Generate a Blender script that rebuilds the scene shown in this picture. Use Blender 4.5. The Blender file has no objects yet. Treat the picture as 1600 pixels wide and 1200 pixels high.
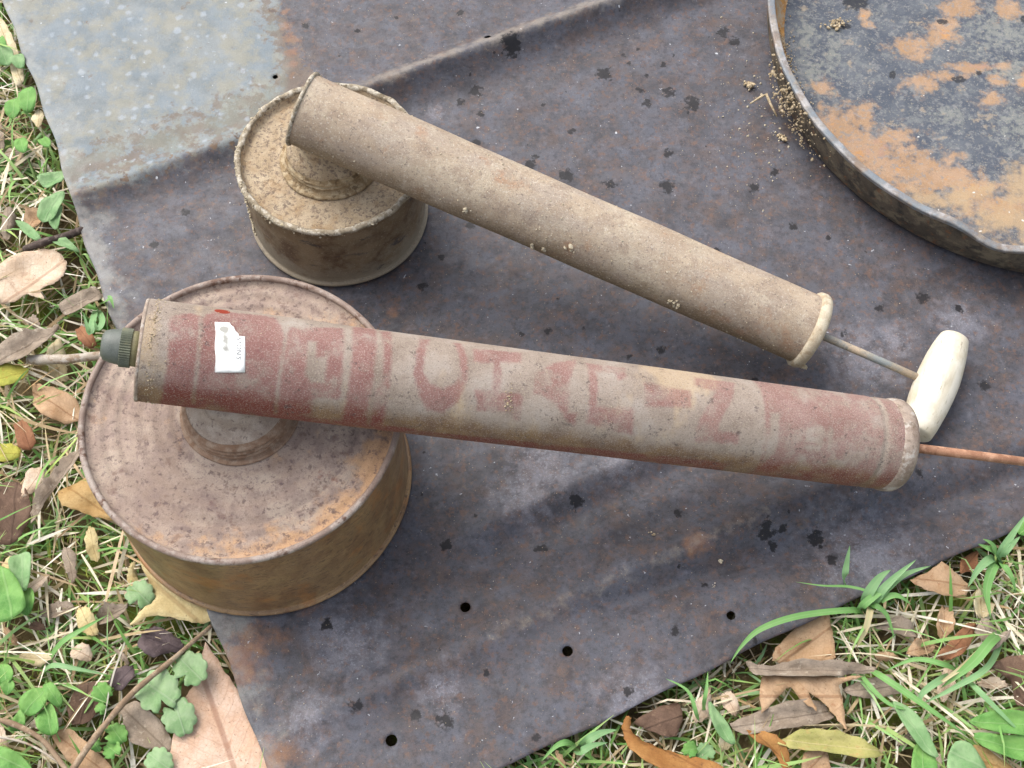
import bpy, bmesh, math, random
import numpy as np
from mathutils import Vector, Matrix, noise as mnoise
from mathutils.geometry import delaunay_2d_cdt

rng = np.random.default_rng(7)
random.seed(7)
scn = bpy.context.scene
col = scn.collection
CM = 0.01

# ------------------------------------------------------------------ camera
CAM_H, CAM_TH, CAM_PH, CAM_F = 61.3474, 1.0916, 0.0272, 1993.45     # cm, pitch, roll, focal in px of a 1600 px wide frame
_fw = Vector((0, math.cos(CAM_TH), -math.sin(CAM_TH)))
_rt0 = Vector((1, 0, 0)); _up0 = _rt0.cross(_fw)
_rt = _rt0 * math.cos(CAM_PH) + _up0 * math.sin(CAM_PH)
_up = -_rt0 * math.sin(CAM_PH) + _up0 * math.cos(CAM_PH)
cd = bpy.data.cameras.new('camera')
cam = bpy.data.objects.new('camera', cd); col.objects.link(cam)
cam.matrix_world = Matrix(((_rt.x, _up.x, -_fw.x, 0), (_rt.y, _up.y, -_fw.y, 0),
                           (_rt.z, _up.z, -_fw.z, CAM_H * CM), (0, 0, 0, 1)))
cd.sensor_width = 36.0
cd.lens = 36.0 * CAM_F / 1600.0
cd.clip_start = 0.01; cd.clip_end = 200.0
scn.camera = cam

# ------------------------------------------------------------------ light
SUN_EL, SUN_AZ = math.radians(55), math.radians(138)     # azimuth of the sun, counter-clockwise from +x
w = bpy.data.worlds.new('World'); scn.world = w; w.use_nodes = True
wn = w.node_tree
sky = wn.nodes.new('ShaderNodeTexSky'); sky.sky_type = 'NISHITA'; sky.sun_disc = False
sky.sun_elevation = SUN_EL; sky.sun_rotation = math.pi / 2 - SUN_AZ
sky.air_density = 1.0; sky.dust_density = 4.0; sky.ozone_density = 0.6
bg = wn.nodes['Background']; bg.inputs['Strength'].default_value = 0.15
hs = wn.nodes.new('ShaderNodeHueSaturation'); hs.inputs['Saturation'].default_value = .45      # thin white cloud
wn.links.new(sky.outputs[0], hs.inputs['Color']); wn.links.new(hs.outputs[0], bg.inputs['Color'])
sl = bpy.data.lights.new('sun', 'SUN'); sl.energy = 1.1; sl.angle = math.radians(55); sl.color = (1.0, 0.96, 0.9)
sun = bpy.data.objects.new('sun', sl); col.objects.link(sun)
sdir = Vector((math.cos(SUN_EL) * math.cos(SUN_AZ), math.cos(SUN_EL) * math.sin(SUN_AZ), math.sin(SUN_EL)))
sun.rotation_euler = sdir.to_track_quat('Z', 'Y').to_euler()
sun.location = (0, 0.3, 3)
scn.view_settings.view_transform = 'Standard'; scn.view_settings.look = 'None'
scn.view_settings.gamma = 1.0; scn.view_settings.use_curve_mapping = False
scn.view_settings.exposure = 1.08

def at(px, py, z=0.0):
    """ground point (cm) seen at a photograph pixel, on the level z (cm)"""
    d = _fw + _rt * ((px - 800) / CAM_F) + _up * ((600 - py) / CAM_F)
    s = (z - CAM_H) / d.z
    return Vector((d.x * s, d.y * s, z))

# ------------------------------------------------------------------ helpers: objects
def obj(name, me, mat=None, parent=None, loc=None):
    o = bpy.data.objects.new(name, me); col.objects.link(o)
    if mat and me is not None and not me.materials: me.materials.append(mat)
    if parent: o.parent = parent
    if loc is not None: o.location = loc
    return o

def tag(o, label=None, cat=None, group=None, kind=None):
    if label: o['label'] = label
    if cat: o['category'] = cat
    if group: o['group'] = group
    if kind: o['kind'] = kind
    return o

def mesh(name, verts, faces, smooth=True):
    me = bpy.data.meshes.new(name)
    me.from_pydata([tuple(v) for v in verts], [], [tuple(f) for f in faces])
    if smooth: me.polygons.foreach_set('use_smooth', [True] * len(me.polygons))
    me.update(); return me

def fast_mesh(name, V, F, smooth=True):
    """V (n,3) array, F (m,k) array"""
    me = bpy.data.meshes.new(name); V = np.asarray(V, np.float32); F = np.asarray(F, np.int32)
    me.vertices.add(len(V)); me.vertices.foreach_set('co', V.ravel())
    m, k = F.shape
    me.loops.add(m * k); me.loops.foreach_set('vertex_index', F.ravel())
    me.polygons.add(m); me.polygons.foreach_set('loop_start', np.arange(m, dtype=np.int32) * k)
    me.polygons.foreach_set('loop_total', np.full(m, k, np.int32))
    if smooth: me.polygons.foreach_set('use_smooth', np.ones(m, bool))
    me.update(calc_edges=True); me.validate(); return me

def fattr(me, name, vals):
    a = me.attributes.new(name, 'FLOAT', 'POINT'); a.data.foreach_set('value', np.asarray(vals, np.float32))

def nz(p, s, seed=0.0):
    return mnoise.noise(Vector((p[0] * s + seed, p[1] * s - seed, (p[2] if len(p) > 2 else 0) * s + seed * .7)))

def lathe(prof, n=96, wob=0.0, ws=0.5, seed=0.0, axis='Z', closed=True):
    """profile [(r, h)] in cm -> mesh data in m, revolved about Z (or X)"""
    V = []; F = []
    m = len(prof)
    for i in range(n):
        a = 2 * math.pi * i / n
        for (r, h) in prof:
            p = (r * math.cos(a), r * math.sin(a), h)
            if wob:
                k = 1 + wob * nz(p, ws, seed) / max(r, .5)
                p = (p[0] * k, p[1] * k, p[2] + wob * .6 * nz(p, ws, seed + 9))
            if axis == 'X': p = (p[2], p[0], p[1])
            V.append((p[0] * CM, p[1] * CM, p[2] * CM))
    for i in range(n):
        j = (i + 1) % n
        for k in range(m - 1):
            F.append((i * m + k, j * m + k, j * m + k + 1, i * m + k + 1))
    return V, F

def arcprof(r, h, rad, a0, a1, n=8):
    return [(r + rad * math.cos(math.radians(a0 + (a1 - a0) * i / n)), h + rad * math.sin(math.radians(a0 + (a1 - a0) * i / n))) for i in range(n + 1)]

def tube_mesh(pts, rads, n=10, cap=True, wob=0.0, seed=0):
    """swept tube along pts (cm)"""
    V = []; F = []; m = len(pts); pts = [Vector(p) for p in pts]
    ref = Vector((0, 0, 1))
    for i, p in enumerate(pts):
        t = (pts[min(i + 1, m - 1)] - pts[max(i - 1, 0)]).normalized()
        a = t.cross(ref)
        if a.length < .1: a = t.cross(Vector((1, 0, 0)))
        a.normalize(); b = a.cross(t)
        for k in range(n):
            an = 2 * math.pi * k / n
            q = p + (a * math.cos(an) + b * math.sin(an)) * rads[i]
            if wob: q += (q - p) * wob * nz(q, 1.5, seed)
            V.append(q * CM)
    for i in range(m - 1):
        for k in range(n):
            F.append((i * n + k, i * n + (k + 1) % n, (i + 1) * n + (k + 1) % n, (i + 1) * n + k))
    if cap:
        F.append(tuple(range(n - 1, -1, -1))); F.append(tuple((m - 1) * n + k for k in range(n)))
    return mesh('tube', V, F)

def spline(pts, n=8, closed=False):
    """Catmull-Rom through points (tuples of any length)"""
    P = [np.array(p, float) for p in pts]; out = []
    N = len(P); segs = N if closed else N - 1
    for i in range(segs):
        if closed: p0, p1, p2, p3 = P[i - 1], P[i], P[(i + 1) % N], P[(i + 2) % N]
        else: p0, p1, p2, p3 = P[max(i - 1, 0)], P[i], P[i + 1], P[min(i + 2, N - 1)]
        for k in range(n):
            t = k / n
            out.append(.5 * ((2 * p1) + (-p0 + p2) * t + (2 * p0 - 5 * p1 + 4 * p2 - p3) * t * t + (-p0 + 3 * p1 - 3 * p2 + p3) * t ** 3))
    if not closed: out.append(P[-1])
    return out

def inpoly(x, y, poly):
    """vectorised even-odd test"""
    x = np.asarray(x, float); y = np.asarray(y, float); r = np.zeros(x.shape, bool); n = len(poly)
    for i in range(n):
        x1, y1 = poly[i][:2]; x2, y2 = poly[(i + 1) % n][:2]
        if y1 == y2: continue
        c = ((y1 > y) != (y2 > y)) & (x < (x2 - x1) * (y - y1) / (y2 - y1) + x1)
        r ^= c
    return r

def polydist(x, y, poly):
    """signed distance, positive inside"""
    x = np.asarray(x, float); y = np.asarray(y, float); d = np.full(x.shape, 1e9); n = len(poly)
    for i in range(n):
        ax, ay = poly[i][:2]; bx, by = poly[(i + 1) % n][:2]
        ex, ey = bx - ax, by - ay; L = ex * ex + ey * ey + 1e-12
        t = np.clip(((x - ax) * ex + (y - ay) * ey) / L, 0, 1)
        d = np.minimum(d, np.hypot(x - ax - t * ex, y - ay - t * ey))
    return np.where(inpoly(x, y, poly), d, -d)

# ------------------------------------------------------------------ helpers: materials
def lin(c):
    c = c / 255.0
    return c / 12.92 if c <= .04045 else ((c + .055) / 1.055) ** 2.4
def S(r, g, b, k=.8):
    """seen sRGB colour -> base colour"""
    return (lin(r) * k, lin(g) * k, lin(b) * k, 1.0)

class NT:
    def __init__(s, name):
        s.m = bpy.data.materials.new(name); s.m.use_nodes = True
        s.t = s.m.node_tree; s.t.nodes.clear()
        s.out = s.n('ShaderNodeOutputMaterial'); s.b = s.n('ShaderNodeBsdfPrincipled')
        s.l(s.b.outputs[0], s.out.inputs[0])
        s.tc = s.n('ShaderNodeTexCoord').outputs['Object']
    def n(s, t, **k):
        nd = s.t.nodes.new(t)
        for a, v in k.items(): setattr(nd, a, v)
        return nd
    def l(s, a, b): s.t.links.new(a, b)
    def put(s, sock, v):
        if hasattr(v, 'is_linked') or isinstance(v, bpy.types.NodeSocket): s.l(v, sock)
        else: sock.default_value = v
    def math(s, op, a, b=0.0, clamp=False):
        nd = s.n('ShaderNodeMath', operation=op, use_clamp=clamp); s.put(nd.inputs[0], a); s.put(nd.inputs[1], b); return nd.outputs[0]
    def vec(s, stretch):
        nd = s.n('ShaderNodeMapping'); s.l(s.tc, nd.inputs[0]); nd.inputs['Scale'].default_value = stretch; return nd.outputs[0]
    def noise(s, scale, detail=4, rough=.6, stretch=None, dist=0.0, off=None, rot=None):
        nd = s.n('ShaderNodeTexNoise'); v = s.tc
        if rot is not None:
            rm = s.n('ShaderNodeMapping'); s.l(s.tc, rm.inputs[0]); rm.inputs['Rotation'].default_value = (0, 0, rot); v = rm.outputs[0]
        if stretch or off:
            mp = s.n('ShaderNodeMapping'); s.l(v, mp.inputs[0])
            if stretch: mp.inputs['Scale'].default_value = stretch
            if off: mp.inputs['Location'].default_value = (off, off * .7, -off)
            v = mp.outputs[0]
        s.l(v, nd.inputs['Vector']); nd.inputs['Scale'].default_value = scale; nd.inputs['Detail'].default_value = detail
        nd.inputs['Roughness'].default_value = rough; nd.inputs['Distortion'].default_value = dist
        return nd.outputs[0]
    def voro(s, scale, warp=0.0, feature='F1', rnd=1.0):
        nd = s.n('ShaderNodeTexVoronoi', feature=feature); v = s.tc
        if warp:
            nn = s.n('ShaderNodeTexNoise'); s.l(s.tc, nn.inputs['Vector']); nn.inputs['Scale'].default_value = scale * 2.2; nn.inputs['Detail'].default_value = 3
            sub = s.n('ShaderNodeVectorMath', operation='SUBTRACT'); s.l(nn.outputs['Color'], sub.inputs[0]); sub.inputs[1].default_value = (.5, .5, .5)
            sc = s.n('ShaderNodeVectorMath', operation='SCALE'); s.l(sub.outputs[0], sc.inputs[0]); sc.inputs['Scale'].default_value = warp / scale
            ad = s.n('ShaderNodeVectorMath', operation='ADD'); s.l(s.tc, ad.inputs[0]); s.l(sc.outputs[0], ad.inputs[1]); v = ad.outputs[0]
        s.l(v, nd.inputs['Vector']); nd.inputs['Scale'].default_value = scale; nd.inputs['Randomness'].default_value = rnd
        return nd
    def attr(s, name):
        return s.n('ShaderNodeAttribute', attribute_name=name).outputs['Fac']
    def step(s, x, lo, hi):
        nd = s.n('ShaderNodeMapRange', interpolation_type='SMOOTHSTEP'); s.put(nd.inputs[0], x)
        nd.inputs[1].default_value = lo; nd.inputs[2].default_value = hi; return nd.outputs[0]
    def mix(s, f, a, b):
        nd = s.n('ShaderNodeMix', data_type='RGBA'); s.put(nd.inputs[0], f); s.put(nd.inputs[6], a); s.put(nd.inputs[7], b); return nd.outputs[2]
    def ramp(s, f, stops):
        nd = s.n('ShaderNodeValToRGB'); s.put(nd.inputs[0], f); e = nd.color_ramp.elements
        e[0].position, e[0].color = stops[0]; e[1].position, e[1].color = stops[-1]
        for p, c in stops[1:-1]:
            x = e.new(p); x.color = c
        return nd.outputs[0]
    def bump(s, h, strength=.5, dist=.001, prev=None):
        nd = s.n('ShaderNodeBump'); s.put(nd.inputs['Height'], h); nd.inputs['Strength'].default_value = strength
        nd.inputs['Distance'].default_value = dist
        if prev is not None: s.l(prev, nd.inputs['Normal'])
        return nd.outputs[0]
    def done(s, color=None, rough=.8, normal=None, metal=0.0, spec=.3):
        if color is not None: s.put(s.b.inputs['Base Color'], color)
        s.put(s.b.inputs['Roughness'], rough); s.put(s.b.inputs['Metallic'], metal)
        s.b.inputs['Specular IOR Level'].default_value = spec
        if normal is not None: s.l(normal, s.b.inputs['Normal'])
        return s.m

def layered(name, A, B, scale, layers=(), rough=.85, bump=((900, .5, .0006),), metal=0.0, spec=.25, detail=6, grain=.25, stretch=None):
    """base = noise mix of A and B; each layer: dict(c, scale, thr, soft, amt, attr, k, detail, stretch, spots)"""
    t = NT(name)
    c = t.mix(t.step(t.noise(scale, detail, .65, stretch), .36, .64), A, B)
    for i, L in enumerate(layers):
        soft = L.get('soft', .04); thr = L.get('thr', .6)
        if L.get('spots'):
            v = t.voro(L['scale'], L.get('warp', .5))
            size = t.math('MULTIPLY', t.n('ShaderNodeSeparateColor').outputs[0], 1.0)
            sep = size.node.inputs[0].links[0].from_node; t.l(v.outputs['Color'], sep.inputs[0])
            x = t.math('SUBTRACT', t.math('MULTIPLY', size, thr), v.outputs['Distance'])
            m = t.step(x, -soft, soft)
        else:
            x = t.noise(L.get('scale', 100), L.get('detail', 5), L.get('rough', .65), L.get('stretch'), L.get('dist', 0), off=L.get('off', 3.1 * (i + 1)), rot=L.get('rot'))
            if 'attr' in L:
                x = t.math('ADD', t.math('MULTIPLY', t.math('SUBTRACT', x, .5), L.get('nk', 1.0)), t.math('MULTIPLY', t.attr(L['attr']), L.get('k', 1.0)))
            m = t.step(x, thr - soft, thr + soft)
        if 'gate' in L: m = t.math('MULTIPLY', m, t.step(t.attr(L['gate']), L.get('g0', .3), L.get('g1', .7)))
        if L.get('amt', 1) != 1: m = t.math('MULTIPLY', m, L['amt'])
        cc = L['c']
        if 'c2' in L: cc = t.mix(t.step(t.noise(L.get('cs', 300), 4, .6), .4, .6), L['c'], L['c2'])
        c = t.mix(m, c, cc)
    if grain:
        g = t.noise(2600, 2, .7)
        f = t.n('ShaderNodeMapRange'); t.l(g, f.inputs[0]); f.inputs[1].default_value = .25; f.inputs[2].default_value = .75
        f.inputs[3].default_value = 1 - grain; f.inputs[4].default_value = 1 + grain
        mm = t.n('ShaderNodeMix', data_type='RGBA', blend_type='MULTIPLY'); mm.inputs[0].default_value = 1
        t.l(c, mm.inputs[6]); t.l(f.outputs[0], mm.inputs[7]); c = mm.outputs[2]
    nrm = None
    for (sc, st, di) in bump: nrm = t.bump(t.noise(sc, 5, .65), st, di, nrm)
    r = rough
    if isinstance(rough, tuple):
        f = t.n('ShaderNodeMapRange'); t.l(t.noise(scale * 1.7, 4, .6, off=8.8), f.inputs[0]); f.inputs[1].default_value = .3; f.inputs[2].default_value = .7
        f.inputs[3].default_value, f.inputs[4].default_value = rough; r = f.outputs[0]
    return t.done(c, r, nrm, metal, spec)

# ================================================================== GROUND
SC = np.array([-9.277, 7.179]); SU = np.array([.8990, .43795]); SV = np.array([-.4190, .9080])   # sheet corner and edge directions (cm)
SMI = np.linalg.inv(np.stack([SU, SV], 1))
def to_uv(x, y):
    q = np.stack([np.asarray(x) - SC[0], np.asarray(y) - SC[1]], -1); return q @ SMI.T
def uvpx(px, py):
    p = at(px, py); return to_uv(p.x, p.y)
SHEET_U, SHEET_V = 78.0, 76.0
GZ = -2.4    # soil level, cm

def build_ground():
    t = NT('soil_and_moss')
    c = t.ramp(t.noise(45, 8, .7), [(.3, S(84, 70, 52)), (.5, S(126, 108, 78)), (.7, S(168, 148, 110))])
    c = t.mix(t.step(t.noise(38, 5, .6, off=4), .47, .6), c, S(130, 142, 62, .8))
    c = t.mix(t.step(t.noise(300, 3, .6, off=1), .6, .7), c, S(165, 150, 112))
    nrm = t.bump(t.noise(160, 8, .75), 1.0, .006)
    m = t.done(c, .95, nrm, spec=.1)
    # fine patch in the middle, coarse sheet to the horizon, one mesh
    xs = np.concatenate([-np.geomspace(60, .9, 14), np.linspace(-.8, 1.1, 150), np.geomspace(1.25, 60, 14)])
    ys = np.concatenate([-np.geomspace(60, .6, 14), np.linspace(-.5, 1.4, 150), np.geomspace(1.6, 60, 14)])
    X, Y = np.meshgrid(xs, ys, indexing='ij')
    Z = np.full(X.shape, GZ * CM)
    for i in range(X.shape[0]):
        for j in range(X.shape[1]):
            Z[i, j] += .004 * mnoise.noise(Vector((X[i, j] * 12, Y[i, j] * 12, 0))) + .003 * mnoise.noise(Vector((X[i, j] * 45, Y[i, j] * 45, 3)))
    V = np.stack([X, Y, Z], -1).reshape(-1, 3); ny = len(ys)
    I, J = np.meshgrid(np.arange(len(xs) - 1), np.arange(ny - 1), indexing='ij')
    a = (I * ny + J).ravel(); F = np.stack([a, a + ny, a + ny + 1, a + 1], 1)
    tag(obj('ground', fast_mesh('ground', V, F), m), kind='structure')
build_ground()

# ================================================================== RUSTED SHEET
HOLES = [(432, 128, 5), (762, 73, 6), (727, 947, 7.5), (887, 1016, 7.5), (1143, 960, 6.5), (611, 1155, 8)]
SPOTS = [(798, 82, 19), (945, 111, 16), (1083, 157, 17), (1045, 141, 12), (1011, 158, 9), (1001, 137, 8), (743, 139, 12), (720, 156, 9), (749, 175, 8),
         (720, 33, 9), (1043, 287, 15), (953, 284, 11), (886, 271, 14), (837, 242, 7), (893, 201, 7), (1044, 236, 10), (1178, 290, 10), (1212, 266, 9),
         (1130, 48, 14), (1150, 62, 12), (1011, 115, 5), (1037, 98, 6), (974, 82, 6), (982, 96, 6), (743, 220, 9), (828, 255, 11), (997, 73, 4), (885, -4, 18),
         (857, 515, 7), (815, 520, 5), (983, 556, 6), (1033, 545, 9), (1443, 463, 11), (1240, 352, 8), (1295, 369, 5), (1376, 479, 8), (1180, 590, 6),
         (697, 852, 10), (845, 852, 9), (1197, 830, 14), (1224, 824, 7), (1213, 848, 7), (1280, 835, 15), (1104, 908, 6), (1300, 874, 9), (660, 445, 9),
         (695, 1125, 13), (557, 1103, 10), (650, 1115, 9), (510, 975, 9), (1055, 985, 8), (838, 1150, 8), (900, 780, 12), (658, 770, 4), (743, 805, 4),
         (735, 350, 8), (690, 400, 7), (1320, 520, 7), (1500, 480, 8), (1540, 600, 9), (1436, 740, 8), (1250, 690, 0.1), (290, 330, 9), (240, 380, 7), (480, 50, 8),
         (560, 60, 6), (620, 40, 5), (850, 160, 5), (1120, 390, 8), (1170, 440, 7), (960, 660, .1), (1060, 800, 6), (980, 1080, 9), (760, 1050, 6), (1180, 1000, 7)]
def height(u, v):
    h = np.zeros_like(u)
    d = v - (39.6 + .012 * u)                       # the folded step across the sheet
    kk = .55 + .45 / (1 + np.exp(-(u - 12) / 3))
    h += kk * (.85 / (1 + np.exp(-(d + 1.0) * 2.6)) + .5 * np.exp(-(d / .6) ** 2) - .12 * np.exp(-((d + 2.4) / .9) ** 2))
    m = np.exp(-(np.clip(u - 27, 0, 99) / 8) ** 2) * np.clip(u / 6, 0, 1)
    h += .5 * m * np.exp(-((v - 5.9) / .95) ** 2)
    dv = v - (5.3 - .125 * (u - 17))
    h -= .62 * np.exp(-(dv / .85) ** 2) / (1 + np.exp(-(u - 14) / 2.5))
    h += .3 * np.exp(-((dv - 1.9) / 1.0) ** 2) / (1 + np.exp(-(u - 24) / 2.0))
    d2 = v - (10.9 + .04 * (u - 11))
    h += .3 * np.exp(-((d2 - .2) / .7) ** 2) / (1 + np.exp(-(u - 12) / 1.0)) * np.exp(-(np.clip(u - 22, 0, 99) / 5) ** 2)
    h -= .4 * np.exp(-((d2 + 1.3) / .9) ** 2) / (1 + np.exp(-(u - 13) / 1.5)) * np.exp(-(np.clip(u - 30, 0, 99) / 5) ** 2)
    h -= .07 * (1 + np.sin(u * .21 + v * .13) * np.cos(v * .17 - u * .06))
    h -= .25 * np.exp(-((u + .0) / .5) ** 2) * .3
    return h
def build_sheet():
    us = np.concatenate([np.linspace(0, 62, 390), np.linspace(62.6, SHEET_U, 30)])
    vs = np.concatenate([np.linspace(0, 59, 370), np.linspace(59.6, SHEET_V, 30)])
    U, Vv = np.meshgrid(us, vs, indexing='ij'); nv = len(vs)
    uu = U.ravel(); vv = Vv.ravel()
    # edges are not dead straight
    eu = .12 * np.sin(vv * .31) + .07 * np.sin(vv * 1.3 + 1); ev = .10 * np.sin(uu * .27 + .5) + .05 * np.sin(uu * 1.1)
    uu2 = uu + eu * np.exp(-uu / 2); vv2 = vv + ev * np.exp(-vv / 2)
    I, J = np.meshgrid(np.arange(len(us) - 1), np.arange(nv - 1), indexing='ij')
    a = (I * nv + J).ravel(); F = np.stack([a, a + nv, a + nv + 1, a + 1], 1)
    keep = np.ones(len(F), bool)
    for (px, py, r) in HOLES:
        c = uvpx(px, py); R = r / 28.0
        fc_u = uu2[F].mean(1); fc_v = vv2[F].mean(1)
        ins = np.hypot(fc_u - c[0], fc_v - c[1]) < R
        keep &= ~ins
        ring = np.unique(F[ins])
        du, dv = uu2[ring] - c[0], vv2[ring] - c[1]; L = np.hypot(du, dv) + 1e-6
        near = L > R * .45
        uu2[ring[near]] = c[0] + (du / L * R)[near]; vv2[ring[near]] = c[1] + (dv / L * R)[near]
    F = F[keep]
    z = height(uu2, vv2) - .12
    P = SC[None] + uu2[:, None] * SU + vv2[:, None] * SV
    V = np.concatenate([P, z[:, None]], 1) * CM
    used = np.unique(F); remap = -np.ones(len(V), int); remap[used] = np.arange(len(used))
    F = remap[F]; V = V[used]; u = uu2[used]; v = vv2[used]
    me = fast_mesh('sheet', V, F)
    # stains: where the marks are (cm fields), their ragged outline comes from the material
    spot = np.full(len(u), -1.0)
    for (px, py, r) in SPOTS:
        c = uvpx(px, py); R = r / 29.0
        spot = np.maximum(spot, 1 - np.hypot(u - c[0], v - c[1]) / (R * 1.25))
    rs = np.random.default_rng(3)
    for k in range(260):
        cu, cv = rs.uniform(0, 60), rs.uniform(0, 58); R = rs.uniform(.06, .2)
        if cv > 39 and cu < 17: continue
        spot = np.maximum(spot, .8 - np.hypot(u - cu, v - cv) / R)
    fattr(me, 'spot', np.clip(spot, -1, 1))
    zn = [tuple(uvpx(*p)) for p in [(118, 316), (230, 286), (330, 246), (390, 216), (436, 190), (448, 150), (452, 100), (438, 40), (440, -40), (430, -300), (-400, -300), (-100, 330)]]
    fattr(me, 'zinc', np.clip(polydist(u, v, zn) / 1.6, -1, 1))
    oran = np.full(len(u), -1.0)
    for (px, py, r) in [(430, 1180, 34), (395, 1010, 42), (375, 1040, 36), (446, 30, 10), (452, 50, 13), (455, 70, 14), (460, 90, 14), (462, 110, 12), (458, 128, 12), (600, 540, 22), (615, 480, 16), (1090, 855, 22), (470, 930, 30), (1240, 480, 8)]:
        c = uvpx(px, py); oran = np.maximum(oran, 1 - np.hypot(u - c[0], v - c[1]) / (r / 27.0))
    fattr(me, 'orange', np.clip(oran, -1, 1))
    fattr(me, 'edge', np.clip(1 - u / 3.2, 0, 1))
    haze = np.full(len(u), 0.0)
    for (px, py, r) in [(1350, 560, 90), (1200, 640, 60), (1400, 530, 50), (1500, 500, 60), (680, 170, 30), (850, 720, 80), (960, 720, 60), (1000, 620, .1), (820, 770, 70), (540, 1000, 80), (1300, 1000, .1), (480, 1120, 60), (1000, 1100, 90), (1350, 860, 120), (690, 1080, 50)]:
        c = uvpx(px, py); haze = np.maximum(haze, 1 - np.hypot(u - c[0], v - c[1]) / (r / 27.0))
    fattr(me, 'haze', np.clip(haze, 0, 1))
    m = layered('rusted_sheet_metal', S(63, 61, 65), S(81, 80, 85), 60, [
        dict(c=S(90, 75, 69), scale=95, thr=.52, soft=.1, amt=.7, detail=9),
        dict(c=S(88, 91, 102), scale=75, thr=.57, soft=.08, amt=.6, detail=9, off=27),
        dict(c=S(92, 94, 104), scale=34, thr=.54, soft=.12, amt=.55),
        dict(c=S(98, 98, 106), scale=120, thr=.58, soft=.12, amt=.3, stretch=(.1, 1, 1), rot=-.453),
        dict(c=S(52, 50, 55), scale=380, thr=.57, soft=.07, amt=.5, detail=7),
        dict(c=S(112, 84, 68), scale=260, thr=.59, soft=.06, amt=.55, detail=8),
        dict(c=S(56, 54, 60), scale=170, thr=.6, soft=.08, amt=.5),
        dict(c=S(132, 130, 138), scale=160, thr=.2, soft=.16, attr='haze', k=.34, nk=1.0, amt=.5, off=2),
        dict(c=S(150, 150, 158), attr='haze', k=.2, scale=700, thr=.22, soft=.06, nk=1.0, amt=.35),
        dict(c=S(110, 118, 121), c2=S(126, 132, 133), cs=45, attr='zinc', k=.5, scale=70, nk=1.4, thr=.06, soft=.16, detail=8),
        dict(c=S(112, 124, 132), scale=35, thr=.52, soft=.08, gate='zinc', g0=.0, g1=.5, amt=.7),
        dict(c=S(140, 136, 118), scale=80, thr=.53, soft=.1, gate='zinc', g0=-.1, g1=.2, amt=.6),
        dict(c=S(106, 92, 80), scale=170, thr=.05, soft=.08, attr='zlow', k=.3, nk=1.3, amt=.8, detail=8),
        dict(c=S(122, 128, 118), scale=60, thr=.1, soft=.1, attr='zlow', k=.3, nk=1.0, amt=.5, gate='zinc', g0=-.2, g1=.2, off=31),
        dict(c=S(158, 167, 176), scale=130, thr=.3, soft=.12, spots=True, gate='zinc', g0=.2, g1=.6, amt=.5),
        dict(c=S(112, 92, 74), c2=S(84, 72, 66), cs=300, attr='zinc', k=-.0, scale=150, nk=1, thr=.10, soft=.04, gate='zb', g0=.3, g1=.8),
        dict(c=S(160, 160, 154), attr='edge', k=.5, scale=60, nk=1.4, thr=.42, soft=.2, amt=.5),
        dict(c=S(136, 96, 72), c2=S(150, 108, 74), cs=160, attr='orange', k=.42, scale=90, nk=1.5, thr=.2, soft=.24, amt=.65),
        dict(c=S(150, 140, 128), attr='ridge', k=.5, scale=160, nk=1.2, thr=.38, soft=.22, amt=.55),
        dict(c=S(24, 22, 26), attr='spot', k=.62, scale=330, nk=1.6, thr=.2, soft=.12, amt=.96, detail=8),
        dict(c=S(180, 182, 188), scale=160, thr=.085, soft=.015, spots=True, warp=.9, amt=.8),
        dict(c=S(180, 160, 130), scale=520, thr=.12, soft=.03, spots=True, warp=.6, amt=.7),
        dict(c=S(196, 200, 204), scale=48, thr=.04, soft=.012, spots=True, warp=.4, amt=.9),
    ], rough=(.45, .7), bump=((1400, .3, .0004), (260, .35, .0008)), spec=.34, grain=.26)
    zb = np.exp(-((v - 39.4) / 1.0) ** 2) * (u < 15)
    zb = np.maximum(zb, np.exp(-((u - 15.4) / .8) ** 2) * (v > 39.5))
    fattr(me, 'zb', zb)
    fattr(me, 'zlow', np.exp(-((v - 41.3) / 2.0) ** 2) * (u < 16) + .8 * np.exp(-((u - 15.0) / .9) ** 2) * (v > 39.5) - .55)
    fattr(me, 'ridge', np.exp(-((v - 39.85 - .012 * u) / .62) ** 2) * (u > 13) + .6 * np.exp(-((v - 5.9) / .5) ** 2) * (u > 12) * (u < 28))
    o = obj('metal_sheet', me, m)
    sm = o.modifiers.new('thick', 'SOLIDIFY'); sm.thickness = .0008; sm.offset = -1
    tag(o, 'rusted dark purple-grey sheet of metal with nail holes, pale zinc at one end', 'metal sheet')
build_sheet()

# ================================================================== SPRAYERS
def frame(name, base, be, al, label, cat):
    e = Vector((math.cos(be), math.sin(be), 0)); n = Vector((-math.sin(be), math.cos(be), 0)); z = Vector((0, 0, 1))
    ax = z * math.cos(al) + e * math.sin(al); e2 = e * math.cos(al) - z * math.sin(al)
    o = obj(name, None)
    o.matrix_world = Matrix(((e2.x, n.x, ax.x, base[0] * CM), (e2.y, n.y, ax.y, base[1] * CM), (e2.z, n.z, ax.z, base[2] * CM), (0, 0, 0, 1)))
    tag(o, label, cat); return o

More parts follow.
